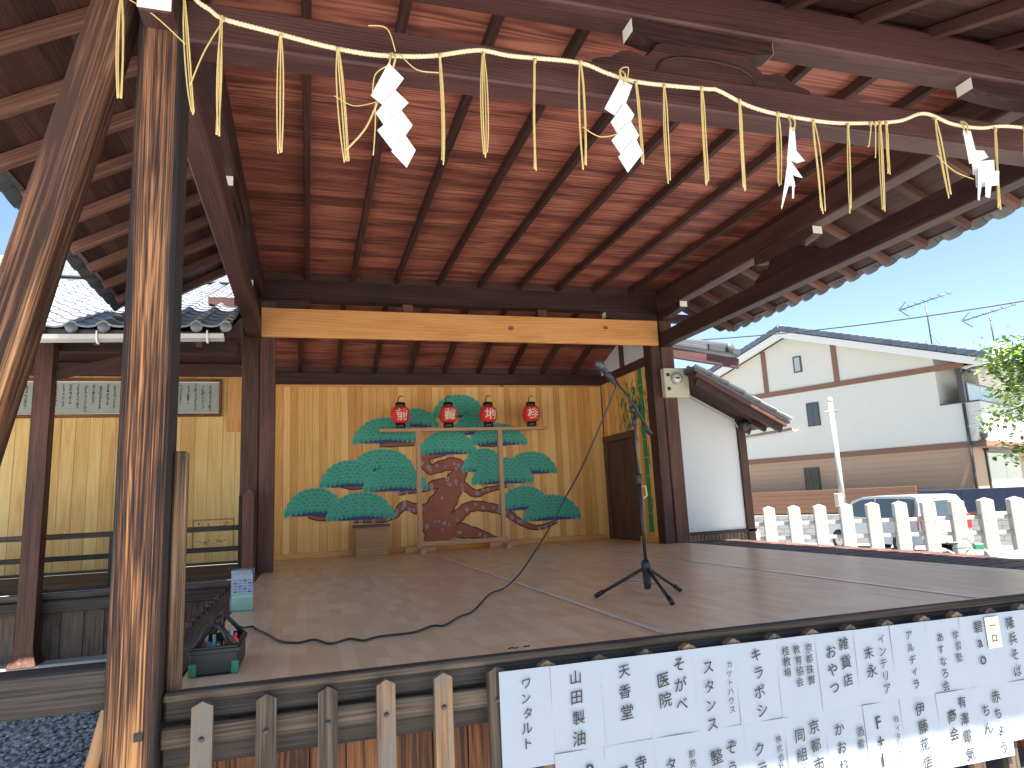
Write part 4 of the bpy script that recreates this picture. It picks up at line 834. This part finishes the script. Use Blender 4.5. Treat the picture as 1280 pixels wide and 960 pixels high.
# ------------------------------------------------------------------ banner of paper sheets with brush lettering
SW, SH = .241, .372
rows = [
 [['ワンタルト'], ['山田製油'], ['天香堂'], ['そがべ', '医院'], ['~カットハウス', 'スタンス'], ['キラボシ'], ['京都珠算', '教育協会', '桂教場'], ['雑貨店', 'おやつ'], ['インテリア', '末永'], ['アルディラ'], ['~学習塾', 'あすなろ会'], ['碧ao'], ['隆兵そば'], ['']],
 [None, ['R', 't'], ['寺', 'ス'], ['~卸売ひろ', 'タカ'], ['ぞう', '整骨'], ['~株式会社', 'クラ'], ['京都市農', '同組合桂'], ['~酒肴', 'かおりぐ'], ['~桂イタリアン', 'F+1'], ['伊藤花店'], ['有澤電気', '商会'], ['赤ちょう', 'ちん'], [''], ['']]]
bn = thing('paper_banner', 'long white banner of taped paper sheets with black brush lettering', 'banner', (2.5, 3.08, -1.1))
YS = 3.092
for r_ in range(2):
    for c in range(14):
        t_ = rows[r_][c]
        if t_ is None: continue
        xa = .815+c*SW; ht = (.3 if r_ and c > 11 else SH)+(.04 if c == 0 else 0); zt = -.742-.0006*c-r_*SH; yy = YS-.0008*((c+r_) % 2)-.0006*r_
        q = []; nx, nz = 4, 5
        for j in range(nz+1):
            for i in range(nx+1):
                u, w_ = i/nx, j/nz; q.append((xa+u*(SW+.004), yy-.003*math.sin(u*3.1+c)*math.sin(w_*3+c*1.7)-(.004*w_ if r_ else 0), zt-w_*ht))
        sh_ = mesh('paper_sheet', q, [[j*(nx+1)+i, (j+1)*(nx+1)+i, (j+1)*(nx+1)+i+1, j*(nx+1)+i+1] for j in range(nz) for i in range(nx)], 'paper', bn, True)
        gl = []; cols = [s for s in t_ if s]; big = [s for s in cols if s[0] != '~']; n_ = len(cols)
        for k, s in enumerate(cols):
            sm = s[0] == '~'; s = s.lstrip('~'); L = len(s)
            xc = xa+SW*(.5 if n_ == 1 else ([.7, .34] if n_ == 2 else [.78, .5, .22])[k])+(.03 if sm else 0)
            size = .05 if sm and L < 4 else (.036 if sm else (.058 if n_ < 3 else .046)); step = size*(1.12 if not sm else 1.15)
            if not sm and n_ < 3: step = min(.089, (.345 if L < 5 else .31)/max(L, 1)); size = min(.067, step*.84)
            z0 = zt-(.06 if L > 2 else .09)-(.03*k if n_ == 2 and not sm else 0)-(.03 if sm else 0)
            for i, ch in enumerate(s):
                vs, fs = glyph(ch, .002 if sm else .007); a = random.uniform(-.07, .07); sx = size*random.uniform(.92, 1.06)*(1.35 if ch.isascii() else 1); cz = z0-i*step; cx = xc+random.uniform(-.004, .004); ca, sa = math.cos(a), math.sin(a)
                gl.append(([(cx+sx*(u*ca-w_*sa)+.12*sx*0, YS-.0095-(.004*min(1, max(0, (zt-cz)/ht)) if r_ else 0), cz+sx*(u*sa+w_*ca+.12*u)) for u, w_ in vs], fs))
        if gl: mesh('brush_lettering', *join(gl), 'ink', sh_)['kind'] = 'stuff'
yt = box('yellow_slip', (.815+11*SW+.175, YS-.0105, -.93), (.815+11*SW+.275, YS-.0085, -.765), 'ypaper', bn, 'x', 0)
gl = []
for i, ch in enumerate('一口'):
    vs, fs = glyph(ch); gl.append(([(.815+11*SW+.225+.045*u, YS-.0125, -.81-i*.07+.045*w_) for u, w_ in vs], fs))
mesh('brush_lettering', *join(gl), 'ink', yt)
# ------------------------------------------------------------------ meter box
mb = thing('meter_box', 'cream electric meter box with round dial on the back corner post', 'meter box', (5.3, 8.95, 1.4))
box('case', (5.06, 8.86, 1.42), (5.47, 8.97, 1.86), 'meter', mb, 'z', .012); lathe('dial', [(.075, 0), (.095, .005), (.095, .02), (.08, .03), (.0, .034)], (5.26, 8.862, 1.7), 'gglass', mb, 24, (0, -1, 0)); lathe('dial_face', [(.06, .034), (.06, .037), (0, .038)], (5.26, 8.862, 1.7), 'white', mb, 20, (0, -1, 0)); box('dial_drum', (5.225, 8.82, 1.69), (5.295, 8.826, 1.715), 'plastic', mb, 'x', 0)
for z in (1.52, 1.73): box('terminal', (5.1, 8.845, z), (5.15, 8.862, z+.05), 'plastic', mb, 'z', .004)
# ------------------------------------------------------------------ white annex behind the right corner
an = thing('white_annex', 'small white plastered annex with brown base boards and sloping tiled roof', 'building', (6, 10, G))
prism('wall', [(5.29, -.6), (6.6, -.6), (6.57, 1.14), (5.29, 1.8)], 'y', 9.4, 9.5, 'plaster', an)
box('sill', (5.29, 9.36, -.63), (6.75, 9.5, -.585), 'beam', an, 'x'); box('post', (6.58, 9.36, G), (6.72, 9.5, 1.06), 'bpost', an, 'z'); box('wall_side', (6.6, 9.5, G), (6.68, 13, 1.0), 'plaster', an, 'y', 0)
x = 5.29
while x < 6.55: box('base_board', (x+.002, 9.38, G), (x+.06, 9.41, -.63), 'skirtg', an, 'z', .003); x += .065
zs = lambda x: 1.76-(x-5.3)*.52
beam('barge_board', (5.45, 8.65, zs(5.45)-.06), (6.85, 8.65, zs(6.85)-.06), .05, .13, 'beam', an); beam('barge_board', (5.42, 8.6, zs(5.42)+.02), (6.9, 8.6, zs(6.9)+.02), .06, .07, 'eraft', an)
mesh('roof_bed', [(5.4, 8.57, zs(5.4)+.06), (6.95, 8.57, zs(6.95)+.06), (6.95, 13, zs(6.95)+.06), (5.28, 13, zs(5.28)+.06), (5.4, 8.57, zs(5.4)+.1), (6.95, 8.57, zs(6.95)+.1), (6.95, 13, zs(6.95)+.1), (5.28, 13, zs(5.28)+.1)], [[3, 2, 1, 0], [4, 5, 6, 7], [0, 1, 5, 4], [1, 2, 6, 5], [2, 3, 7, 6], [3, 0, 4, 7]], 'tiled', an)
for i in range(6):
    for j in range(3):
        xx = 6.97-i*.262; place('roof_tile', T_ROOF, frame_m((xx, 8.53+j*.272, zs(xx)+.12), (0, 1, 0), (-1, 0, .52)), an)
mesh('soffit', [(5.4, 8.6, zs(5.4)+.05), (6.93, 8.6, zs(6.93)+.05), (6.93, 12.9, zs(6.93)+.05), (5.28, 12.9, zs(5.28)+.05)], [[3, 2, 1, 0]], 'raft', an)
for k in range(5): beam('annex_rafter', (6.65, 9.1+k*.4, zs(6.65)-.0), (6.9, 9.1+k*.4, zs(6.9)-.0), .06, .07, 'raft', an)
mesh('gutter', [(7.01+a, 8.55, zs(6.95)-.01+b) for a, b in gp]+[(7.01+a, 13, zs(6.95)-.01+b) for a, b in gp], [[i, (i+1) % 10, 10+(i+1) % 10, 10+i] for i in range(10)]+[list(range(10))[::-1], list(range(10, 20))], 'gutter', an)
tube('conduit', smooth_path([(5.45, 9.38, 1.66), (6.2, 9.36, 1.26), (6.5, 9.34, 1.1), (6.56, 9.33, 1.0)]), .012, 'meter', an, 6)
fl = thing('flood_lamp', 'small black flood lamp under the white annex eave', 'lamp', (6.64, 9.3, 1.0)); lathe('head', [(.03, -.05), (.075, -.04), (.085, .04), (.07, .05)], (6.64, 9.26, 1.03), 'plastic', fl, 14, (.2, -1, -.4)); tube('arm', [(6.64, 9.28, 1.03), (6.64, 9.4, 1.06)], .02, 'plastic', fl, 8); lathe('sensor', [(.025, 0), (.04, .01), (.04, .05), (.02, .06)], (6.72, 9.27, 1.1), 'metal', fl, 10, (1, -.5, .2))
# corner of the rear roof with its round ridge tile
rr = thing('rear_ridge', '', '', (6, 10, 2.3)); attach(rr, stage); del rr['label'], rr['category']
beam('barge_board', (5.3, 9.75, 2.36), (7.0, 9.75, 2.13), .06, .17, 'beam', rr); beam('ridge_course', (5.3, 9.82, 2.5), (7.0, 9.82, 2.32), .26, .06, 'tiled', rr); beam('ridge_course', (5.3, 9.82, 2.56), (6.95, 9.82, 2.38), .18, .05, 'tiled', rr)
tube('ridge_tile', [(5.3, 9.82, 2.6), (6.9, 9.82, 2.44)], .06, 'tiled', rr, 12); lathe('ridge_end_tile', [(0, .0), (.05, .0), (.075, .01), (.08, .03), (.075, .06)][::-1], (6.78, 9.66, 2.38), 'tiled', rr, 16, (.25, -1, 0)); beam('ridge_wing', (6.4, 9.7, 2.4), (7.0, 9.7, 2.31), .1, .1, 'tiled', rr)
box('conduit_pipe', (5.98, 10.4, 1.5), (6.06, 10.48, 2.0), 'hpale', rr, 'z', .02)
# olive curved sheet resting on the veranda edge
vs = []
for i in range(9):
    for j in range(6):
        a = j/5*1.5; vs.append((5.95+.16*math.sin(a)+.02*math.sin(i), 4.95-i*.12, FL-.012+.13*(1-math.cos(a))*(.25+.75*min(1, i/4))+.004))
o = mesh('rolled_mat', vs, [[i*6+j, (i+1)*6+j, (i+1)*6+j+1, i*6+j+1] for i in range(8) for j in range(5)], 'mat', None, True); sm = o.modifiers.new('thick', 'SOLIDIFY'); sm.thickness = .012
tag(o, 'curled pale olive mat lying on the veranda boards', 'mat')
# ------------------------------------------------------------------ stone fence along the street
fc = thing('stone_fence', 'white granite fence of square pillars with two rails along the street', 'fence', (10.4, 10.3, G))
P0, w_ = Vector((8.59, 11.5)), Vector((.37, -.261)); d_ = w_.normalized(); nrm = Vector((-d_.y, d_.x))
XF.append(Matrix(((d_.x, nrm.x, 0, P0.x), (d_.y, nrm.y, 0, P0.y), (0, 0, 1, 0), (0, 0, 0, 1))))
sp = w_.length
for i in range(-6, 14):
    a = .11; z1 = -.36; x = i*sp
    o = box('pillar', (x-a, -a, G+.25), (x+a, a, z1), 'stone', fc, 'z', .012)
    mesh('pillar_cap', [(x-a+.004, -a+.004, z1-.002), (x+a-.004, -a+.004, z1-.002), (x+a-.004, a-.004, z1-.002), (x-a+.004, a-.004, z1-.002), (x, 0, z1+.045)], [[0, 1, 4], [1, 2, 4], [2, 3, 4], [3, 0, 4]], 'stone', o)
for z in (-.66, -.93): box('rail', (-6.4*sp, -.035, z-.035), (13.4*sp, .035, z+.035), 'stone', fc, 'x')
box('kerb', (-6.6*sp, -.2, G), (13.6*sp, .2, G+.25), 'stone', fc, 'x', .02)
XF.pop()
# ------------------------------------------------------------------ white minivan and a second car
def car(name, label, loc, rot, L, Wd, H, taill=True):
    t_ = thing(name, label, 'car', loc); XF.append(Matrix.Translation(loc) @ Matrix.Rotation(rot, 4, 'Z'))
    prof = [(-.5, .3), (-.5, .52), (-.493, .62), (-.487, .85), (-.455, .98), (-.40, 1.0), (-.1, 1.005), (.08, .985), (.17, .93), (.3, .66), (.35, .63), (.45, .57), (.485, .49), (.5, .36), (.49, .24), (.42, .17), (-.42, .17), (-.48, .2)]
    hw = lambda z: Wd/2*(1-.0*z) if z < .6*H else Wd/2*(1-.2*((z-.6*H)/(.4*H))**1.1)
    n = len(prof); vs = []
    for s in (-1, -.86, .86, 1):
        for u, z in prof: zz = z*H; vs.append((u*L-(0 if abs(s) == .86 else .02*L*u), s*hw(zz)*(1 if abs(s) < 1 else 1), zz-(.0 if abs(s) < 1 else .02*(zz > .5*H))))
    fs = [list(range(n))[::-1], [3*n+i for i in range(n)]]
    for s in range(3):
        for i in range(n): j = (i+1) % n; fs.append([s*n+i, s*n+j, (s+1)*n+j, (s+1)*n+i])
    b_ = mesh('body', vs, fs, 'carw', t_, True); b_.data.set_sharp_from_angle(angle=R(35))
    bm = bmesh.new(); bm.from_mesh(b_.data); bmesh.ops.recalc_face_normals(bm, faces=bm.faces); bm.to_mesh(b_.data); bm.free()
    def side(nm, pts, mat, off, par=None):
        for s in (-1, 1):
            q = [(u*L, s*(hw(z*H)+off), z*H) for u, z in pts]; mesh(nm, q, [list(range(len(q)))], mat, par or t_)
    side('side_window', [(-.44, .64), (-.43, .93), (-.3, .945), (-.3, .63)], 'glass', .006); side('side_window', [(-.285, .63), (-.285, .945), (-.08, .95), (-.08, .62)], 'glass', .006); side('side_window', [(-.06, .62), (-.06, .95), (.07, .935), (.155, .87), (.19, .64)], 'glass', .006); side('quarter_window', [(.2, .64), (.175, .83), (.285, .65)], 'glass', .006)
    for u in (-.29, -.07, .195): side('door_seam', [(u-.001, .22), (u-.001, .61), (u+.001, .61), (u+.001, .22)], 'hframe', .004)
    side('handle', [(-.14, .555), (-.14, .575), (-.095, .575), (-.095, .555)], 'metal', .012)
    mesh('rear_window', [(-.497*L, -.4*Wd, .64*H), (-.497*L, .4*Wd, .64*H), (-.482*L-.02, .36*Wd, .9*H), (-.482*L-.02, -.36*Wd, .9*H)], [[0, 1, 2, 3]], 'glass', t_)
    mesh('windscreen', [(.165*L+.02, -.38*Wd, .93*H), (.165*L+.02, .38*Wd, .93*H), (.3*L+.02, .45*Wd, .68*H), (.3*L+.02, -.45*Wd, .68*H)], [[0, 1, 2, 3]], 'glass', t_)
    for s in (-1, 1):
        box('tail_lamp', (-.507*L, s*.43*Wd-.09, .42*H), (-.455*L, s*.43*Wd+.09, .66*H), 'red', t_, 'z', .02); box('headlamp', (.44*L, s*.4*Wd-.1, .45*H), (.492*L, s*.4*Wd+.1, .55*H), 'glassl', t_, 'z', .02); box('mirror', (.2*L, s*(Wd/2+.09)-.08, .6*H), (.24*L, s*(Wd/2+.09)+.08, .69*H), 'carw', t_, 'y', .02)
        for u in (-.31, .32):
            lathe('wheel_arch', [(0, 0), (.355, 0), (.355, .012), (0, .012)], (u*L, s*(Wd/2-.004), .29), 'tyre', t_, 24, (0, s, 0))
            wh = lathe('wheel', [(.0, -.16), (.29, -.16), (.31, -.13), (.31, .0), (.29, .03), (.2, .03), (.2, .015), (0, .015)], (u*L, s*(Wd/2), .31), 'tyre', t_, 24, (0, s, 0))
            lathe('rim', [(.19, .016), (.19, .028), (.15, .02), (.05, .026), (0, .03)], (u*L, s*(Wd/2), .31), 'metal', wh, 18, (0, s, 0))
    box('number_plate', (-.512*L, -.17, .36*H), (-.5*L, .17, .45*H), 'ypaper', t_, 'z', .004); box('rear_bumper', (-.515*L, -.46*Wd, .2*H), (-.48*L, .46*Wd, .34*H), 'carw', t_, 'y', .03)
    XF.pop(); return t_
car('parked_minivan', 'white minivan with red tail lamps parked behind the stone fence', (17.0, 17.0, GS), R(85), 4.2, 1.65, 1.66)
car('parked_car', 'second white car mostly hidden behind the annex', (12.0, 20.0, GS), R(-80), 4.2, 1.68, 1.5)
# child's bicycle behind the fence
bk = thing('bicycle', 'small bicycle with white tyres and green basket behind the fence', 'bicycle', (10.72, 9.32, G)); XF.append(Matrix.Translation((10.72, 9.32, G)) @ Matrix.Rotation(R(-35), 4, 'Z') @ Matrix.Diagonal((.8, .8, .86, 1)))
for x in (-.33, .33):
    c = [(x+  .25*math.cos(a*.2618), 0, .27+.25*math.sin(a*.2618)) for a in range(25)]; wh = tube('wheel', c, .022, 'white', bk, 6)
    for k in range(4): a = k*.785; tube('spoke', [(x-.2*math.cos(a), 0, .24-.2*math.sin(a)), (x+.2*math.cos(a), 0, .24+.2*math.sin(a))], .003, 'metal', wh, 4)
tube('frame', [(-.33, 0, .24), (-.1, 0, .28), (.22, 0, .55), (-.12, 0, .52), (-.33, 0, .24)], .014, 'green', bk, 6); tube('seat_post', [(-.1, 0, .28), (-.14, 0, .62)], .013, 'metal', bk, 6); tube('fork', [(.33, 0, .24), (.22, 0, .6), (.2, 0, .68)], .013, 'metal', bk, 6)
tube('handlebar', smooth_path([(.12, -.22, .7), (.2, -.12, .7), (.2, .12, .7), (.12, .22, .7)]), .012, 'metal', bk, 6); box('saddle', (-.24, -.06, .61), (-.04, .06, .66), 'plastic', bk, 'x', .02); box('basket', (.26, -.1, .5), (.42, .1, .62), 'green', bk, 'x', .01)
XF.pop()
# ------------------------------------------------------------------ the house across the street (s along its gable wall, depth t away)
nz = R(66); N = Vector((math.sin(nz), math.cos(nz))); E1 = Vector((math.cos(nz), -math.sin(nz))); D0 = 25.9
HM = Matrix(((E1.x, N.x, 0, N.x*D0), (E1.y, N.y, 0, N.y*D0), (0, 0, 1, 0), (0, 0, 0, 1)))
XF.append(HM)
hs = thing('house', 'two storey house, cream above brown siding, with dark blue tiled roof', 'house', (-12.9, 4, GS))
RS, RZ, ER, EZ = -12.88, 6.12, -6.15, 3.72; sl_ = (RZ-EZ)/(ER-RS); EL = RS-(ER-RS); DEP = 11.
roofz = lambda s: RZ-abs(s-RS)*sl_
sL, sR = -18.5, -7.2
prism('upper_wall', [(sL, 1.15), (-7.86, 1.15), (-7.86, roofz(-7.86)-.1), (RS, RZ-.1), (sL, roofz(sL)-.1)], 'y', 0, DEP, 'hwhite', hs)
prism('upper_wall', [(-7.86, 1.15), (sR, 1.15), (sR, 2.55), (-7.86, 2.55)], 'y', 0, .15, 'hwhite', hs); box('upper_wall', (-7.86, 2.2, 1.15), (sR, DEP, 3.8), 'hwhite', hs, 'y', 0)
box('lower_wall', (sL+.03, .03, GS), (sR-.03, DEP, 1.12), 'hbrown', hs, 'x', 0)
for k in range(11): box('siding_course', (sL+.02, .015, -.95+k*.19), (sR-.02, .028, -.95+k*.19+.186), 'hbrown', hs, 'x', .003)
box('band', (sL-.02, -.04, 1.06), (sR+.02, .1, 1.25), 'htrim', hs, 'x', .01); box('band', (sL-.02, -.04, 3.7), (-7.0, .08, 3.9), 'htrim', hs, 'x', .01)
for s in (-14.0, -11.14): box('gable_post', (s-.1, -.035, 3.9), (s+.1, .05, roofz(s)-.12), 'htrim', hs, 'z', .01)
def win(s0, s1, z0, z1, tt=0, mat='glass', ax='s', bars=1):
    if ax == 's':
        f = box('window', (s0, tt-.03, z0), (s1, tt+.02, z1), 'hframe', hs, 'x', .01)
        for k in range(bars+1):
            a = s0+.05+(s1-s0-.1)*k/(bars+1)+.012; b_ = s0+.05+(s1-s0-.1)*(k+1)/(bars+1)-.012; box('pane', (a, tt-.036, z0+.05), (b_, tt-.028, z1-.05), mat, f, 'x', 0)
    else:
        f = box('window', (sR-.02 if tt == 0 else tt-.02, s0, z0), ((sR if tt == 0 else tt)+.03, s1, z1), 'hframe', hs, 'y', .01); X_ = (sR if tt == 0 else tt)
        for k in range(bars+1):
            a = s0+.06+(s1-s0-.12)*k/(bars+1)+.015; b_ = s0+.06+(s1-s0-.12)*(k+1)/(bars+1)-.015; box('pane', (X_+.028, a, z0+.06), (X_+.037, b_, z1-.06), mat, f, 'y', 0)
win(-12.76, -12.42, 4.5, 5.15, bars=0, mat='glassl'); win(-12.45, -11.95, 2.33, 3.24); win(-12.85, -12.24, -.28, .76)
for k in range(9): box('window_bar', (-12.8+.065*k, -.06, -.22), (-12.785+.065*k, -.045, .7), 'hframe', hs, 'z', 0)
win(.6, 3.4, 2.3, 3.3, -7.86+.02 if False else 0, 'glassl', 'y', 1); win(1.6, 5.6, -.5, .95, 0, 'glassl', 'y', 1)
box('shutter_box', (sR, 1.5, .95), (sR+.14, 5.7, 1.06), 'hframe', hs, 'y', .01)
# balcony along the sunny side
box('balcony_floor', (sR, .0, 1.05), (-6.7, 9.5, 1.25), 'htrim', hs, 'y', .01); box('balcony_wall', (-6.82, .0, 1.25), (-6.7, 9.5, 2.52), 'hwhite', hs, 'y', 0); box('balcony_wall', (sR, .0, 1.25), (-6.82, .12, 2.52), 'hwhite', hs, 'x', 0); box('coping', (sR-.66, -.02, 2.52), (-6.68, .16, 2.57), 'hframe', hs, 'x', .005); box('coping', (-6.84, .16, 2.52), (-6.68, 9.5, 2.57), 'hframe', hs, 'y', .005)
box('corner_column', (sR-.06, .02, 2.55), (sR+.1, .2, 3.72), 'hframe', hs, 'z', .01)
tube('downpipe', [(sR+.05, -.07, 2.5), (sR+.05, -.07, GS)], .05, 'hframe', hs, 8); tube('downpipe', smooth_path([(sR+.1, -.1, 3.45), (sR+.45, -.1, 3.6), (-6.25, -.1, 3.62)]), .04, 'hframe', hs, 8); lathe('rain_hopper', [(.08, 0), (.12, .1), (.12, .22), (.05, .22)], (-6.72, -.06, 1.3), 'hframe', hs, 10); tube('downpipe', [(-6.72, -.06, 1.3), (sR+.05, -.07, 1.05)], .04, 'hframe', hs, 8)
# roof
for sg in (-1, 1):
    s1 = ER if sg > 0 else EL
    v = [(RS, -.55, RZ), (s1, -.55, EZ), (s1, DEP+.5, EZ), (RS, DEP+.5, RZ)]; v += [(a, b_, c+.14) for a, b_, c in v]
    mesh('roof_slope', v, [[3, 2, 1, 0], [4, 5, 6, 7], [0, 1, 5, 4], [1, 2, 6, 5], [2, 3, 7, 6], [3, 0, 4, 7]], 'htile', hs)
    beam('bargeboard', (RS, -.6, RZ-.09), (s1, -.6, EZ-.09), .06, .24, 'hpale', hs); beam('verge_soffit', (RS, -.3, RZ-.05), (s1, -.3, EZ-.05), .5, .03, 'hpale', hs)
    n_ = 25
    for k in range(n_):
        a = (k+.5)/n_; s = RS+(s1-RS)*a; z = RZ+(EZ-RZ)*a+.17; L = abs(s1-RS)/n_
        beam('verge_tile', (s-L*.52, -.5, z+sl_*L*.52*(1 if s1 > RS else -1)*1), (s+L*.52, -.5, z-sl_*L*.52*(1 if s1 > RS else -1)*1+.035), .32, .2, 'htile', hs, bev=.02)
    for k in range(18):
        if sg > 0: a = (k+.5)/18; s = RS+(s1-RS)*a; z = RZ+(EZ-RZ)*a+.16; beam('tile_course', (s, -.3, z), (s, DEP+.5, z), .4, .05, 'htile', hs, up=(sl_, 0, 1), bev=.015)
tube('ridge_tiles', [(RS, -.6, RZ+.2), (RS, DEP+.6, RZ+.2)], .13, 'htile', hs, 10)
box('eave_gutter', (ER, -.5, EZ-.02), (ER+.12, DEP+.5, EZ+.1), 'hframe', hs, 'y', .03); mesh('eave_soffit', [(sR, 0, EZ+.02), (ER, 0, EZ-.02), (ER, DEP, EZ-.02), (sR, DEP, EZ+.02)], [[0, 1, 2, 3]], 'hpale', hs)
# aerials
for (s, t, z0, z1, k) in ((-8.6, 2.6, 4.9, 6.75, 7), (-7.3, 5.4, 4.6, 6.4, 6)):
    aa = thing('roof_aerial', 'thin roof aerial with cross rods, '+('taller one by the roof edge' if k == 7 else 'the one with a white dish at its foot'), 'aerial', (s, t, z0)); tube('mast', [(s, t, z0), (s, t, z1)], .025, 'dmetal', aa, 6); tube('boom', [(s-.9, t, z1-.08), (s+.9, t, z1+.16)], .02, 'dmetal', aa, 6)
    for q in range(k): u = -.8+1.6*q/(k-1); tube('element', [(s+u, t-.35, z1+.04+u*.13), (s+u, t+.35, z1+.04+u*.13)], .012, 'dmetal', aa, 5)
    tube('reflector', [(s-.62, t, z1+.25), (s-.95, t, z1-.06), (s-.62, t, z1-.4)], .02, 'dmetal', aa, 5)
    for e in (-.35, .35): tube('guy_wire', [(s, t, z0+.6), (s+e, t+e, z0-.1)], .008, 'dmetal', aa, 4)
    if k == 6: lathe('dish', [(.0, .0), (.2, .03), (.33, .1), (.34, .11), (.2, .045), (0, .015)], (s+.2, t-.3, z0+.2), 'hpale', aa, 18, (.4, -1, .4))
# fences before the house
bf = thing('board_fence', 'brown board fence on a grey block wall before the house', 'fence', (-14, -.9, GS))
for k in range(5): box('board', (-19, -.92, -.92+k*.165), (-8.66, -.88, -.92+k*.165+.155), 'brownf', bf, 'x', .006)
for k in range(27):
    for j in range(6): box('block', (-19+k*.4+(.2 if j % 2 else 0), -1.0, GS+j*.17), (-19+k*.4+.39+(.2 if j % 2 else 0), -.86, GS+j*.17+.163), 'block', bf, 'x', .006)
nf = thing('panel_fence', 'dark navy panel fence beside the brown board fence', 'fence', (-7, -.9, GS))
for k in range(8): box('panel', (-8.62+k*.62, -.94, -.98), (-8.62+k*.62+.612, -.88, -.27), 'navy', nf, 'x', .008)
for k in range(13):
    for j in range(6): box('block', (-8.2+k*.4+(.2 if j % 2 else 0), -1.0, GS+j*.15), (-8.2+k*.4+.39+(.2 if j % 2 else 0), -.86, GS+j*.15+.145), 'block', nf, 'x', .006)
XF.pop()
# utility pole, wire
up = thing('utility_pole', 'slim pale steel pole with a box standing before the house', 'pole', (14.6, 16.2, GS)); az = R(42.05); px, py = 22.5*math.sin(az), 22.5*math.cos(az); up.matrix_basis = LIFT @ Matrix.Translation((px, py, GS))
tube('shaft', [(px, py, GS), (px, py, 2.55)], [.085, .065], 'concrete', up, 14); lathe('cap', [(.06, 0), (.075, .02), (.075, .1), (.03, .16)], (px, py, 2.5), 'meter', up, 12); box('junction_box', (px-.28, py-.16, -.6), (px-.1, py+.02, -.2), 'meter', up, 'z', .01); tube('bracket', [(px-.3, py, 2.2), (px+.25, py, 2.25)], .03, 'metal', up, 6)
wa, wb = Vector((.44, .9, .223))*26, Vector((.88, .47, .205))*26; pts = [wa.lerp(wb, t/16)+Vector((0, 0, -.35*math.sin(math.pi*t/16))) for t in range(17)]
tag(tube('overhead_wire', pts, .022, 'cable', None, 5), 'thin dark overhead wire crossing the sky above the house', 'wire')
# tree with young leaves at the street corner
tr = thing('street_tree', 'young tree with bright yellow green leaves beyond the veranda', 'tree', (10.3, 6.5, G))
c = Vector((10.3, 6.5, 0)); tv = [tube_data(smooth_path([(10.3, 6.5, G), (10.28, 6.5, -.4), (10.32, 6.52, .6), (10.25, 6.5, 1.6)]), [.11]*5+[.09]*4+[.06]*4, 10)]
lim = []
for k in range(15):
    a = k*2.4; el = random.uniform(-.1, .7); s_ = Vector((10.28, 6.5, random.uniform(.3, 1.5))); L = random.uniform(.9, 1.5)
    e = s_+Vector((math.cos(a)*math.cos(el), math.sin(a)*math.cos(el), math.sin(el)))*L; m_ = s_.lerp(e, .5)+Vector((0, 0, .12)); lim.append((s_, m_, e)); tv.append(tube_data(smooth_path([s_, m_, e], 4), [.035, .03, .026, .022, .018, .014, .01, .008, .006], 6))
for e in ((8.75, 6.68, 1.5), (8.8, 6.6, 1.15), (8.9, 6.5, 1.7)):
    s_ = Vector((10.25, 6.5, 1.2)); e = Vector(e); m_ = s_.lerp(e, .5)+Vector((0, 0, .2)); lim.append((s_, m_, e)); tv.append(tube_data(smooth_path([s_, m_, e], 4), [.035, .03, .026, .022, .018, .014, .01, .008, .006], 6))
mesh('trunk', *join(tv), 'bark', tr, True, org=(10.3, 6.5, G))
vs, fs = [], []
for s_, m_, e in lim:
    for k in range(420):
        t = random.uniform(.35, 1.08); p = (s_.lerp(m_, t*2) if t < .5 else m_.lerp(e, t*2-1))+Vector((random.gauss(0, .12), random.gauss(0, .12), random.gauss(0, .1)-.03))
        a = Vector((random.uniform(-1, 1), random.uniform(-1, 1), random.uniform(-.5, .3))).normalized(); b_ = a.cross(Vector((random.uniform(-.5, .5), random.uniform(-.5, .5), 1))).normalized(); L = random.uniform(.07, .12); o_ = len(vs)
        vs += [p, p+a*L*.5+b_*L*.28, p+a*L-Vector((0, 0, .012)), p+a*L*.5-b_*L*.28]; fs.append([o_, o_+1, o_+2, o_+3])
mesh('crown', vs, fs, 'leaf', tr, org=(10.3, 6.5, 1))
bpy.data.objects.remove(_to)
